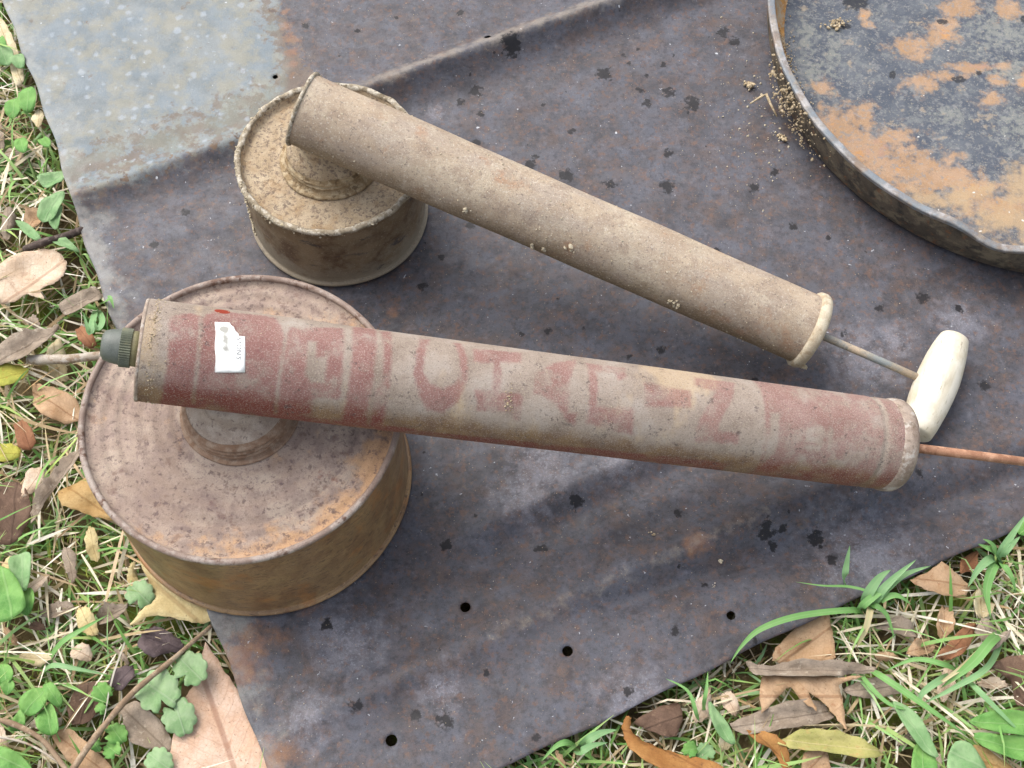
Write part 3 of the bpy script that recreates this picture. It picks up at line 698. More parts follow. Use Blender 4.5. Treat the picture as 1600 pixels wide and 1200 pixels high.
obj('pump_rod', tube_mesh([(0, 0, 0), (3, .02, 0), (LH2 - LB2 - .5, 0, 0)], [.21, .21, .21], 16), steel, sp2, tube_pos(LB2 + .1, OFF2, tz2, TP2) * CM).rotation_euler = (0, TP2, 0)
wood_handle(sp2, (LH2, OFF2, tz2), TP2, -.14, 6.5, 1.15, .8)
rs = random.Random(5); pts = []; szs = []
for i in range(330):       # dirt along the lid rim, thickest on the outer side
    a = rs.gauss(math.pi * 1.18, .75); r_ = R2 - .05 + rs.uniform(-.12, .1); z_ = H2 + rs.uniform(-.35, .1)
    pts.append((r_ * math.cos(a), r_ * math.sin(a), z_)); szs.append(rs.uniform(.025, .085))
for i in range(70):        # clod streak down the side
    z_ = rs.uniform(.3, H2); a = math.pi * 1.22 + rs.gauss(0, .05) ; r_ = R2 - .07
    pts.append((r_ * math.cos(a), r_ * math.sin(a), z_)); szs.append(rs.uniform(.04, .1))
for i in range(260):       # dust grains on the barrel
    s_ = rs.uniform(-LA2, LB2); a = rs.gauss(.5, .75); r_ = TR2 + .01
    pts.append(on_tube(s_, a, r_, OFF2, tz2, TP2)); szs.append(rs.uniform(.015, .05))
for (s_, a) in [(20.5, 1.5), (20.9, 1.55), (20.7, 1.45), (12.8, 1.7), (13.3, 1.6), (28.4, 1.8), (28.3, 2.0), (8.9, 1.4), (14.6, 1.2)]:
    for k in range(4):
        r_ = TR2 + .03; b_ = a + rs.gauss(0, .05); pts.append(on_tube(s_ + rs.gauss(0, .12), b_, r_, OFF2, tz2, TP2)); szs.append(rs.uniform(.06, .13))
crumbs('dirt_crust', pts, szs, pale_mud, sp2, 6)
pts = []; szs = []
for i in range(260):
    s_ = rs.uniform(-LA1, LB1); a = rs.gauss(.3, .8); r_ = TR1 + .005
    pts.append(on_tube(s_, a, r_, OFF1, tz1, TP1)); szs.append(rs.uniform(.01, .028))
for i in range(40):
    a = rs.gauss(.55, .12); r_ = TR1 + .02; pts.append(on_tube(12.4 + rs.gauss(0, .1), a, r_, OFF1, tz1, TP1)); szs.append(rs.uniform(.015, .05))
for i in range(160):
    a = rs.gauss(-.2, 1.2); r_ = TR1 + .05; pts.append(on_tube(-LA1 + .28 + abs(rs.gauss(0, .2)), a, TR1 + .01, OFF1, tz1, TP1)); szs.append(rs.uniform(.015, .05))
crumbs('dirt_crust', pts, szs, mud, sp1, 8)

# ================================================================== PAN
PC = Vector((32.26, 56.0, 0)); PR = 17.23; PH = 3.1
pan = obj('round_pan', None); pan.location = PC * CM + Vector((0, 0, .0005))
tag(pan, 'wide shallow round metal pan with flaking orange rust inside', 'pan')
def pan_lathe(name, prof, mat, n=220, seed=0, ripple=True):
    V = []; F = []; m = len(prof)
    for i in range(n):
        a = 2 * math.pi * i / n
        for (r_, h) in prof:
            t_ = h / PH
            d = -.4 * math.exp(-((a - math.radians(252)) / .085) ** 2) + .2 * math.exp(-((a - math.radians(241)) / .07) ** 2)
            hh = h + t_ * (d * .9 + .12 * math.sin(3 * a + 1)); k = r_ + t_ * (.28 * math.exp(-((a - math.radians(249)) / .07) ** 2) + .06 * math.sin(5 * a) + .02 * math.sin(23 * a))
            V.append((k * math.cos(a) * CM, k * math.sin(a) * CM, hh * CM))
    for i in range(n):
        j = (i + 1) % n
        for k in range(m - 1): F.append((i * m + k, j * m + k, j * m + k + 1, i * m + k + 1))
    return obj(name, mesh(name, V, F), mat, pan)
pan_out = layered('sooty_pan_side', S(84, 76, 66), S(104, 94, 80), 60, [
    dict(c=S(140, 128, 106), scale=90, thr=.55, soft=.08, amt=.7), dict(c=S(56, 54, 52), scale=120, thr=.57, soft=.08, amt=.8), dict(c=S(124, 90, 66), scale=160, thr=.62, soft=.06)],
    rough=.8, bump=((700, .6, .0008),), spec=.25)
pan_rim = layered('rubbed_pan_rim', S(116, 114, 112), S(132, 130, 128), 60, [
    dict(c=S(128, 104, 82), scale=60, thr=.55, soft=.1, amt=.7), dict(c=S(158, 146, 128), scale=120, thr=.56, soft=.08, amt=.6),
    dict(c=S(168, 166, 166), scale=90, thr=.55, soft=.08, amt=.8), dict(c=S(110, 100, 92), scale=160, thr=.6, soft=.05, amt=.7), dict(c=S(112, 128, 140), scale=50, thr=.58, soft=.06, amt=.6)],
    rough=(.4, .6), bump=((900, .35, .0006),), spec=.45)
pan_in = layered('flaking_pan_floor', S(76, 82, 92), S(96, 101, 108), 40, [
    dict(c=S(70, 77, 90), scale=50, thr=.55, soft=.08, amt=.7),
    dict(c=S(130, 132, 130), scale=140, thr=.58, soft=.07, amt=.45),
    dict(c=S(142, 143, 134), attr='pale', k=.4, scale=240, nk=1.8, thr=.24, soft=.16, amt=.6),
    dict(c=S(162, 146, 124), scale=120, thr=.64, soft=.05, detail=9, amt=.65, off=4),
    dict(c=S(176, 144, 114), c2=S(168, 134, 100), cs=110, attr='flake', k=.75, scale=130, nk=2.6, thr=.16, soft=.3, detail=10, off=6, amt=.85),
    dict(c=S(186, 136, 82), attr='flake', k=.4, scale=70, nk=1.8, thr=.5, soft=.07, detail=7, off=12, amt=.7),
    dict(c=S(128, 128, 128), scale=300, thr=.58, soft=.05, detail=8, amt=.7, off=41),
    dict(c=S(160, 126, 112), attr='flake', k=.4, scale=60, nk=1.5, thr=.46, soft=.08, off=17, amt=.6),
    dict(c=S(172, 148, 116), attr='silt', k=.8, scale=110, nk=1.6, thr=.42, soft=.25, amt=.85),
    dict(c=S(42, 44, 50), attr='dark', k=.7, scale=200, nk=1.2, thr=.2, soft=.1, amt=.9),
    dict(c=S(222, 222, 218), scale=110, thr=.09, soft=.02, spots=True, amt=.9),
    dict(c=S(168, 160, 142), scale=700, thr=.62, soft=.05, amt=.5)], rough=(.6, .85), bump=((1100, .5, .0006), (160, .5, .0012)), spec=.3)
pan_wall_in = layered('rusty_pan_inner_wall', S(172, 128, 78), S(150, 112, 74), 60, [
    dict(c=S(166, 156, 136), scale=120, thr=.5, soft=.1, amt=.85), dict(c=S(190, 140, 76), scale=50, thr=.6, soft=.06)], rough=.85, bump=((900, .5, .0007),), spec=.15)
pan_lathe('outer_wall', [(PR - .95, .0), (PR - .7, .1), (PR - .55, .35), (PR - .2, 1.6), (PR - .06, PH - .12)], pan_out)
pan_lathe('rim', [(PR - .03, PH - .3)] + arcprof(PR - .08, PH - .08, .1, -30, 90, 5) + arcprof(PR - .34, PH - .08, .1, 90, 190, 5) + [(PR - .45, PH - .35)], pan_rim)
pan_lathe('inner_wall', [(PR - .42, PH - .2), (PR - .55, 1.8), (PR - .85, 1.1), (PR - 1.3, .62), (PR - 1.6, .5)], pan_wall_in)
pr_ = np.concatenate([np.linspace(0, PR - 1.45, 130)]); pa_ = np.linspace(0, 2 * math.pi, 420, endpoint=False)
RR, PA = np.meshgrid(pr_, pa_, indexing='ij'); X = RR * np.cos(PA); Y = RR * np.sin(PA)
Zf = .45 + .12 * np.sin(X * .35) * np.cos(Y * .3) * (1 - (RR / PR) ** 2) + .1 * np.clip((RR - 13.4) / 2.4, 0, 1) ** 2
I, J = np.meshgrid(np.arange(len(pr_) - 1), np.arange(420), indexing='ij'); J2 = (J + 1) % 420
me = fast_mesh('pan_floor', np.stack([X, Y, Zf], -1).reshape(-1, 3) * CM, np.stack([I * 420 + J, (I + 1) * 420 + J, (I + 1) * 420 + J2, I * 420 + J2], -1).reshape(-1, 4))
x = X.ravel(); y = Y.ravel()
def field(blobs, z=.5):
    f = np.full(x.shape, -1.0)
    for b in blobs:
        px, py, rx = b[:3]; ry = b[3] if len(b) > 3 else rx
        p = at(px, py, z) - PC; ex = (at(px + 10, py, z) - PC - p) * .1; ey = (at(px, py + 10, z) - PC - p) * .1
        M2 = np.linalg.inv(np.array([[ex.x, ey.x], [ex.y, ey.y]]))
        qx = M2[0, 0] * (x - p.x) + M2[0, 1] * (y - p.y); qy = M2[1, 0] * (x - p.x) + M2[1, 1] * (y - p.y)
        f = np.maximum(f, 1 - np.hypot(qx / rx, qy / ry))
    return np.clip(f, -1, 1)
fattr(me, 'flake', field([(1425, 75, 38, 20), (1475, 48, 32, 26), (1500, 10, 34, 18), (1435, 130, 34, 18), (1530, 103, 60, 9), (1475, 118, 40, 8), (1350, 175, 18, 22), (1300, 185, 26, 26), (1320, 205, 30, 24),
                          (1395, 215, 26, 18), (1360, 240, 90, 46), (1330, 215, 60, 44), (1300, 195, 40, 40), (1560, 325, 80, 30), (1520, 300, 60, 24), (1430, 268, 80, 40), (1480, 280, 60, 26), (1400, 265, 60, 30), (1575, 15, 24, 20), (1350, 25, 12, 10), (1358, 38, 10, 8), (1280, 135, 20, 14), (1600, 130, 18), (1550, 155, 26, 14), (1560, 125, 18, 12)]))
fattr(me, 'silt', field([(1500, 310, 90, 40), (1570, 340, 90, 45), (1600, 290, 60, 60), (1640, 360, 120, 70), (1450, 310, 60, 30), (1530, 300, 70, 30)]))
fattr(me, 'dark', field([(1338, 3, 26, 20), (1500, 122, 16, 8), (1530, 112, 8, 5), (1472, 33, 10, 6), (1395, 118, 7, 9), (1318, 42, 14, 8), (1600, 30, 8)]))
fattr(me, 'pale', field([(1560, 50, 90, 50), (1580, 110, 60, 30), (1270, 110, 30, 40), (1260, 60, 22, 60), (1600, 200, 60, 50), (1480, 180, 50, 20), (1300, 80, 20, 60)]))
obj('pan_floor', me, pan_in, pan)
rs = random.Random(11); pts = []; szs = []
for i in range(330):      # dirt caked on the rim's outer side and lodged below it
    a = rs.gauss(math.radians(200), .10); h = rs.uniform(.4, PH - .1); r_ = PR + .02 + rs.uniform(-.1, .12)
    pts.append((r_ * math.cos(a), r_ * math.sin(a), h)); szs.append(min(.14, .02 + rs.expovariate(28)))
for i in range(260):
    a = rs.gauss(math.radians(187), .13); r_ = PR - .95 - abs(rs.gauss(0, .5)); pts.append((r_ * math.cos(a), r_ * math.sin(a), .6 + max(0, r_ - PR + 1.6) * .6)); szs.append(rs.uniform(.02, .07))
for i in range(40):
    p = at(1305 + rs.gauss(0, 9), 39 + rs.gauss(0, 3), .6) - PC; pts.append((p.x, p.y, .62 + rs.random() * .12)); szs.append(rs.uniform(.05, .14))
crumbs('dirt_crust', pts, szs, mud, pan, 12)

# ================================================================== LEAVES, PLANTS, TWIGS
def leaf_material(name, c1, c2, vein=None, green=False, blotch=None, veink=.5):
    t = NT(name)
    c = t.mix(t.step(t.noise(70, 6, .65), .36, .64), c1, c2)
    if blotch: c = t.mix(t.math('MULTIPLY', t.step(t.noise(160, 6, .7, off=4), .56, .66), .7), c, blotch)
    lu, lv = t.attr('lu'), t.attr('lv')
    mid = t.math('SUBTRACT', 1.0, t.step(t.math('ABSOLUTE', lv), .02, .07))
    ph = t.math('SUBTRACT', t.math('MULTIPLY', t.math('ADD', lu, t.math('MULTIPLY', t.noise(60, 3, .5, off=21), .25)), 4.6), t.math('MULTIPLY', t.math('ABSOLUTE', lv), 3.4))
    ph = t.math('ABSOLUTE', t.math('SUBTRACT', t.math('FRACT', ph), .5))
    side = t.math('SUBTRACT', 1.0, t.step(ph, .015, .075))
    fine = t.math('SUBTRACT', 1.0, t.step(t.voro(420, .3, 'DISTANCE_TO_EDGE').outputs['Distance'], .02, .12))
    c = t.mix(t.math('MULTIPLY', fine, .16), c, vein or c2)
    c = t.mix(t.math('MULTIPLY', t.step(t.noise(700, 3, .6, off=8), .64, .7), .0 if green else .55), c, S(96, 72, 54))
    ve = t.math('MAXIMUM', mid, t.math('MULTIPLY', side, .28))
    c = t.mix(t.math('MULTIPLY', ve, veink), c, vein or c2)
    nrm = t.bump(ve, .4, .0007); nrm = t.bump(t.noise(220, 6, .7), .7, .0012, nrm)
    m = t.done(c, .55 if green else .7, nrm, spec=.35 if green else .2)
    tr = t.n('ShaderNodeBsdfTranslucent'); t.put(tr.inputs[0], c); mx = t.n('ShaderNodeMixShader'); mx.inputs[0].default_value = .3 if green else .12
    t.l(t.b.outputs[0], mx.inputs[1]); t.l(tr.outputs[0], mx.inputs[2]); t.l(mx.outputs[0], t.out.inputs[0])
    return m
LM = {
 'cream': leaf_material('cream_leaf', S(232, 220, 186), S(218, 200, 158), S(170, 140, 96)),
 'pale': leaf_material('pale_tan_leaf', S(228, 208, 184), S(212, 186, 158), S(160, 124, 98), blotch=S(186, 158, 134)),
 'grey': leaf_material('grey_curled_leaf', S(176, 160, 142), S(148, 132, 114), S(112, 98, 84), blotch=S(198, 186, 168)),
 'yellow': leaf_material('yellow_leaf', S(188, 182, 84), S(162, 166, 74), S(150, 140, 60), blotch=S(196, 150, 70)),
 'brown': leaf_material('russet_leaf', S(164, 118, 86), S(144, 98, 70), S(110, 72, 50), blotch=S(120, 84, 62)),
 'tan': leaf_material('tan_leaf', S(204, 172, 138), S(186, 152, 116), S(140, 100, 68), blotch=S(170, 126, 92)),
 'ochre': leaf_material('ochre_leaf', S(198, 168, 116), S(180, 146, 94), S(150, 112, 64), blotch=S(150, 108, 60)),
 'dark': leaf_material('dark_brown_leaf', S(126, 101, 84), S(102, 80, 66), S(78, 60, 50), blotch=S(150, 124, 102)),
 'purple': leaf_material('purple_black_leaf', S(112, 98, 98), S(84, 72, 74), S(66, 56, 60), blotch=S(128, 112, 112)),
 'buff': leaf_material('pale_yellow_leaf', S(226, 210, 160), S(212, 190, 136), S(164, 132, 86)),
 'pink': leaf_material('pinkish_tan_leaf', S(230, 202, 180), S(216, 180, 152), S(160, 118, 96), blotch=S(206, 164, 136), veink=.6),
 'orange': leaf_material('orange_leaf', S(186, 138, 82), S(164, 114, 64), S(130, 86, 50), blotch=S(118, 84, 56)),
 'olive': leaf_material('yellow_green_dry_leaf', S(192, 184, 116), S(166, 164, 96), S(206, 190, 140), blotch=S(196, 160, 104)),
 'green': leaf_material('bright_green_leaf', S(140, 190, 100, .82), S(108, 166, 80, .82), S(160, 204, 124, .75), True, veink=.7),
 'bluegreen': leaf_material('pale_blue_green_leaf', S(164, 198, 142, .82), S(132, 176, 114, .82), S(176, 206, 154, .75), True, veink=.6),
 'ivy': leaf_material('mottled_ivy_leaf', S(176, 204, 154, .82), S(142, 182, 122, .82), S(184, 208, 166, .75), True, blotch=S(186, 204, 166, .75), veink=.6),
}
LEAF_POLYS = []     # where leaves lie (cm, world), so grass does not grow through them
def leaf(name, outline_px, z, mat, crumple=.25, cup=.0, step=.32, tip=None, parent=None, base=None, lift=None, seed=None, smooth=5, jag=.03):
    """a leaf lying at level z (cm); outline seen at these pixels. lift(x,y)->extra z"""
    seed = seed if seed is not None else random.uniform(0, 90)
    P = [at(a, b, z) for a, b in outline_px]
    Pl = [(p.x, p.y) for p in P]; Q = spline(Pl, smooth, True)
    if smooth > 3: Q = [.45 * q + .55 * (np.array(Pl[i // smooth]) * (1 - (i % smooth) / smooth) + np.array(Pl[(i // smooth + 1) % len(Pl)]) * ((i % smooth) / smooth)) for i, q in enumerate(Q)]
    Q = [(q[0] + jag * math.sin(i * 2.3 + seed), q[1] + jag * math.cos(i * 1.9 + seed)) for i, q in enumerate(Q)]
    Qa = np.array(Q); cen = Qa.mean(0)
    LEAF_POLYS.append((Q, z))
    v, f = fill_outline(Q, step)
    A_ = np.array([(p.x, p.y) for p in v]) - cen
    # long axis
    wv, ve = np.linalg.eigh(np.cov((Qa - cen).T)); ax_ = ve[:, 1]
    if tip is not None:
        tv = at(*tip, z) ; ax_ = np.array([tv.x, tv.y]) - cen; ax_ = ax_ / np.hypot(*ax_)
    pe = np.array([-ax_[1], ax_[0]])
    lu = A_ @ ax_; lv = A_ @ pe
    hl = np.abs((Qa - cen) @ ax_).max(); hw = np.abs((Qa - cen) @ pe).max()
    V = []
    for (a_, b_), u_, w_ in zip(A_, lu, lv):
        q = (a_ + seed, b_ - seed)
        zz = crumple * (nz(q, .55, seed) + .6 * nz(q, 1.3, seed + 5) + .3 * abs(nz(q, 2.6, seed + 8))) + cup * ((w_ / hw) ** 2 - .35) - abs(cup) * .25 * math.exp(-(w_ / (hw * .12)) ** 2)
        if lift: zz += lift(u_ / hl, w_ / hw)
        V.append((a_ * CM, b_ * CM, zz * CM))
    me = mesh(name, V, f)
    fattr(me, 'lu', lu / hl); fattr(me, 'lv', lv / hw)
    o = obj(name, me, LM[mat])
    o.location = (cen[0] * CM, cen[1] * CM, z * CM)
    sd = o.modifiers.new('thick', 'SOLIDIFY'); sd.thickness = .0003; sd.offset = 0
    if parent: 
        o.parent = parent; o.location = o.location - parent.location
    return o

DEAD = [
 ('cream', -.4, [(0, 36), (-20, 0), (12, 42), (25, 70), (37, 110), (38, 126), (25, 135), (12, 95), (0, 80)][1:], .15, .2, 'cream dead leaf along the zinc corner edge of the metal sheet'),
 ('pale', -.2, [(-12, 425), (30, 398), (70, 388), (92, 393), (104, 410), (98, 430), (85, 445), (62, 450), (70, 468), (55, 463), (40, 458), (20, 470), (-10, 470)], .25, .3, 'large pale tan leaf beside the dark twig on straw'),
 ('grey', .2, [(-10, 550), (20, 530), (50, 518), (75, 512), (93, 507), (80, 525), (65, 545), (45, 560), (20, 568), (-10, 568)], .35, .6, 'grey curled leaf lying over the white stick end'),
 ('yellow', -.1, [(-10, 572), (25, 570), (44, 575), (35, 592), (15, 602), (-10, 605)], .15, .2, 'yellow-green leaf just below the grey curled leaf'),
 ('brown', -.4, [(22, 665), (35, 655), (50, 670), (56, 690), (45, 702), (30, 700)], .15, .2, 'small russet leaf in grass beside the large can'),
 ('yellow', -.3, [(-10, 697), (15, 693), (32, 700), (28, 715), (10, 722), (-8, 722)], .12, .1, 'bright yellow leaf below the small russet leaf'),
 ('grey', .1, [(122, 700), (128, 715), (110, 735), (85, 760), (65, 790), (48, 818), (46, 800), (58, 770), (82, 738), (105, 712)], .3, .5, 'narrow twisted grey leaf running under the large can'),
 ('ochre', -.3, [(90, 770), (120, 755), (140, 745), (155, 765), (170, 790), (180, 812), (150, 808), (125, 800), (100, 793)], .35, .3, 'ochre crumpled leaf tucked under the edge of the large can'),
 ('tan', -.6, [(50, 600), (85, 608), (120, 625), (128, 650), (100, 660), (70, 652), (52, 632)], .35, .3, 'tan crumpled leaf below the white stick'),
 ('dark', -.7, [(-8, 762), (25, 752), (45, 770), (50, 800), (30, 840), (10, 852), (-8, 845)], .4, .3, 'dark brown crumbled leaf beside the narrow twisted grey leaf'),
 ('buff', -.25, [(205, 830), (228, 862), (250, 900), (300, 925), (345, 935), (352, 958), (322, 973), (300, 972), (265, 964), (235, 962), (203, 980), (222, 952), (242, 936), (232, 910), (215, 870)], .15, .2, 'pale yellow pointed leaf caught under the large can'),
 ('purple', -.5, [(215, 1010), (225, 985), (245, 978), (262, 985), (282, 1000), (286, 1015), (262, 1020), (240, 1030)], .5, .3, 'purple-black crumpled leaf below the pale yellow pointed leaf'),
 ('pink', -.45, [(320, 1003), (352, 1050), (380, 1090), (402, 1150), (425, 1215), (266, 1215), (273, 1140), (288, 1092), (308, 1060)], .18, .35, 'big pinkish tan leaf against the edge of the metal sheet'),
 ('grey', -.5, [(188, 1105), (215, 1095), (250, 1125), (270, 1160), (266, 1176), (230, 1170), (205, 1160), (194, 1130)], .35, .3, 'grey-tan wrinkled leaf beside the big pinkish leaf'),
 ('purple', -.6, [(170, 1068), (185, 1045), (207, 1040), (212, 1060), (190, 1082)], .4, .3, 'small dark leaf beside the scalloped ivy leaves'),
 ('tan', -.6, [(80, 1148), (108, 1138), (150, 1172), (178, 1205), (130, 1212), (98, 1178)], .25, .2, 'tan leaf crossed by the grey stick'),
 ('dark', -.7, [(106, 1102), (120, 1070), (150, 1065), (154, 1100), (140, 1128), (112, 1132)], .4, .2, 'dull brown leaf beside the small green rosette'),
 ('cream', -.4, [(50, 188), (60, 168), (70, 182), (62, 202)], .2, .1, 'tiny cream leaf curl beside the zinc corner'),
 ('grey', -.6, [(92, 478), (120, 462), (150, 450), (162, 462), (140, 480), (105, 495)], .4, .4, 'grey brown crumpled leaf between sheet edge and grey curled leaf'),
 ('brown', -.6, [(118, 515), (128, 508), (145, 522), (152, 540), (140, 545), (125, 535)], .3, .2, 'small brown leaf by the spray nozzle'),
 ('tan', -.55, [(1212, 1012), (1250, 975), (1292, 950), (1302, 985), (1302, 1032), (1270, 1036), (1230, 1036), (1208, 1030)], .18, .5, 'smooth tan leaf sliding under the long edge of the metal sheet'),
 ('grey', .15, [(1165, 1035), (1200, 1040), (1240, 1032), (1310, 1033), (1365, 1040), (1380, 1052), (1340, 1050), (1280, 1058), (1220, 1056), (1180, 1056)], .25, .5, 'long narrow grey leaf lying across the tan lobed leaf'),
 ('tan', -.15, [(1190, 1056), (1250, 1054), (1310, 1058), (1352, 1056), (1312, 1069), (1318, 1090), (1321, 1142), (1306, 1120), (1286, 1096), (1264, 1081), (1276, 1112), (1254, 1095), (1235, 1072), (1215, 1090), (1190, 1114)], .2, .25, 'tan lobed leaf with pointed tips'),
 ('grey', -.4, [(1140, 1130), (1180, 1113), (1230, 1098), (1282, 1093), (1304, 1120), (1270, 1132), (1210, 1142), (1160, 1147)], .4, .4, 'wrinkled grey-tan leaf below the tan lobed leaf'),
 ('tan', -.1, [(1422, 906), (1450, 893), (1470, 880), (1490, 893), (1518, 914), (1510, 929), (1480, 931), (1445, 921)], .2, .3, 'pale tan leaf at the sheet edge between two grass tufts'),
 ('orange', .1, [(972, 1135), (978, 1119), (986, 1122), (986, 1140), (1010, 1158), (1060, 1176), (1110, 1188), (1150, 1212), (1060, 1212), (1010, 1192), (980, 1165)], .15, .4, 'orange spotted curving leaf strip near the sheet edge'),
 ('dark', -.5, [(990, 1128), (1030, 1105), (1060, 1098), (1067, 1120), (1057, 1150), (1040, 1153), (1015, 1142)], .35, .2, 'dark brown leaf behind the orange leaf strip'),
 ('olive', .0, [(1216, 1160), (1250, 1140), (1300, 1142), (1350, 1155), (1384, 1178), (1350, 1186), (1290, 1174), (1240, 1170)], .15, .45, 'yellow-green drying leaf below the wrinkled grey-tan leaf'),
 ('grey', -.5, [(1318, 1077), (1350, 1060), (1390, 1055), (1412, 1080), (1370, 1091), (1335, 1088)], .35, .3, 'pale grey leaf beside the tips of the tan lobed leaf'),
 ('brown', -.6, [(1485, 1000), (1510, 975), (1527, 972), (1520, 1000), (1500, 1025), (1480, 1032), (1462, 1026)], .35, .3, 'russet leaf in the straw'),
 ('grey', -.5, [(1368, 978), (1400, 963), (1425, 973), (1432, 996), (1400, 990)], .3, .3, 'grey leaf below the drooping grass tuft'),
 ('dark', -.3, [(1538, 1040), (1575, 1025), (1612, 1028), (1612, 1098), (1592, 1100), (1585, 1062), (1560, 1046)], .4, .5, 'brown curled leaf above the round green leaf'),
 ('orange', -.3, [(1168, 1140), (1200, 1144), (1226, 1163), (1238, 1198), (1226, 1204), (1208, 1172), (1180, 1156)], .2, .3, 'thin rusty orange leaf under the yellow-green drying leaf'),
 ('tan', -.6, [(1256, 1178), (1290, 1165), (1298, 1212), (1252, 1212)], .2, .2, 'tan leaf under the yellow-green drying leaf'),
 ('ochre', -.4, [(1508, 1172), (1530, 1163), (1578, 1195), (1590, 1214), (1520, 1214)], .3, .4, 'ochre curled leaf below the round green leaf'),
 ('brown', -.6, [(1503, 872), (1530, 858), (1528, 886), (1500, 897)], .3, .2, 'brown leaf scrap below the upright grass tuft'),
]
ANCHORS = []
for (m_, z_, poly, cr, cu_, lab) in DEAD:
    o = leaf('dead_leaf', poly, z_, m_, cr, cu_)
    tag(o, lab, 'leaf', 'dead leaves fallen round the metal sheet')
    ANCHORS.append((o.location.copy(), lab.split(' leaf')[0] + ' leaf' + (' strip' if 'strip' in lab else '')))

# torn scraps of leaf in the thatch
SEEN = set(); rsc = random.Random(77); tries = 0; nsc = 0
while nsc < 46 and tries < 4000:
    tries += 1
    px, py = (rsc.uniform(-5, 330), rsc.uniform(0, 1200)) if rsc.random() < .55 else (rsc.uniform(850, 1600), rsc.uniform(850, 1200))
    p = at(px, py, -.8); q = to_uv(p.x, p.y)
    if q[0] > -.9 and q[1] > -.9: continue
    if any(polydist(np.array([p.x]), np.array([p.y]), Q)[0] > -.5 for Q, z_ in LEAF_POLYS): continue
    a0 = rsc.uniform(0, 6.3); L_ = rsc.uniform(16, 34); w_ = L_ * rsc.uniform(.3, .65); k_ = rsc.randint(6, 9)
    poly = []
    for i in range(k_):
        a = 2 * math.pi * i / k_; r1_ = L_ * math.cos(a) * rsc.uniform(.7, 1.1); r2_ = w_ * math.sin(a) * rsc.uniform(.55, 1.2)
        poly.append((px + r1_ * math.cos(a0) - r2_ * math.sin(a0), py + r1_ * math.sin(a0) + r2_ * math.cos(a0)))
    uvs = [uvpx(*c_) for c_ in poly]
    if any(c_[0] > -.2 and c_[1] > -.2 for c_ in uvs): continue
    mk = rsc.choice(['tan', 'grey', 'pale', 'tan', 'cream', 'grey', 'pale', 'buff'])
    pc_ = Vector((p.x, p.y)) * CM; near = min(ANCHORS, key=lambda a_: (a_[0].xy - pc_).length)[1]; wide = 'narrow ' if w_ < L_ * .45 else 'broad '
    while (mk, near, wide) in SEEN: mk = rsc.choice(['tan', 'grey', 'pale', 'cream', 'buff', 'dark', 'brown'])
    SEEN.add((mk, near, wide))
    o = leaf('leaf_scrap', poly, rsc.uniform(-1.0, -.5), mk, .5, rsc.uniform(-.3, .5))
    word = {'tan': 'tan', 'grey': 'grey', 'pale': 'pale tan', 'dark': 'dark brown', 'cream': 'cream', 'brown': 'russet', 'buff': 'pale yellow'}[mk]
    tag(o, wide + word + ' torn leaf scrap in the grass near the ' + near, 'leaf scrap', 'leaf scraps in the thatch'); nsc += 1

def plant(name, px, label, group=None):
    o = obj(name, None); p = at(*px, GZ); o.location = p * CM; tag(o, label, 'plant', group); return o
stem_mat = layered('green_stem', S(130, 158, 92, .7), S(112, 134, 76, .7), 200, rough=.6, bump=(), grain=.05)
def stem(parent, a, b, r=.07):
    pa = Vector(a); pb = Vector(b); mid_ = (pa + pb) * .5 + Vector((0, 0, .25))
    pts = [Vector(q) for q in spline([tuple(pa), tuple(mid_), tuple(pb)], 4)]
    o = obj('stem', tube_mesh([q - parent.location * 100 for q in pts], [r * 1.1] * (len(pts) - 1) + [r * .8], 7), stem_mat, parent); return o
def scallop(cx, cy, r, rot, n=9, sq=1.0):
    out = []
    for i in range(n * 4):
        a = 2 * math.pi * i / (n * 4); k = r * (1 + .17 * abs(math.sin(n * a / 2)) - .08)
        d = (a + math.pi) % (2 * math.pi) - math.pi
        k *= 1 - .55 * math.exp(-(d / .22) ** 2)            # notch at the stalk
        out.append((cx + k * math.cos(a + rot), cy + sq * k * math.sin(a + rot)))
    return out
def green_plant(name, root, leaves, label, mat='green'):
    o = plant(name, root, label, 'green weeds in the grass')
    for (poly, z_, *m2) in leaves:
        l_ = leaf('leaf', poly, z_, m2[0] if m2 else mat, .3, .22, .22, parent=o, smooth=3 if len(poly) < 20 else 1, jag=.0)
        c = l_.location * 100 + o.location * 100
        stem(o, o.location * 100, (c.x, c.y, c.z - .4))
    return o
green_plant('ground_ivy', (262, 1100), [(scallop(247, 1080, 34, 1.2), .1), (scallop(297, 1045, 27, 2.2), .35), (scallop(280, 1120, 26, 4.0, sq=1.1), -.1)], 'ground ivy with scalloped round leaves beside the big pinkish leaf', 'ivy')
green_plant('ground_ivy', (212, 945), [(scallop(218, 928, 22, 1.9), -.2)], 'single scalloped ivy leaf beside the pale yellow pointed leaf', 'ivy')
green_plant('ground_ivy', (165, 1100), [(scallop(160, 1083, 16, .6), -.2, 'green'), (scallop(158, 1108, 9, 2), -.3, 'green'), (scallop(182, 1147, 17, 3), -.1, 'green'), (scallop(176, 1172, 15, 1), -.1, 'green'), (scallop(150, 1165, 9, 0), -.1, 'green')], 'small bright ivy leaves between the dull brown and grey-tan leaves')
green_plant('ground_ivy', (255, 1195), [(scallop(248, 1190, 22, 2), .0, 'ivy')], 'ivy leaf below the wrinkled grey-tan leaf')
green_plant('broadleaf_weed', (15, 940), [([(-20, 885), (12, 888), (30, 912), (40, 940), (30, 958), (8, 972), (-20, 968)], .8), ([(16, 872), (34, 860), (48, 866), (49, 890), (42, 922), (28, 918), (18, 895)], .3, 'bluegreen'), ([(32, 925), (48, 918), (56, 938), (48, 955), (36, 960)], .1)], 'large glossy broad leaves in grass beside the buff leaf', 'green')
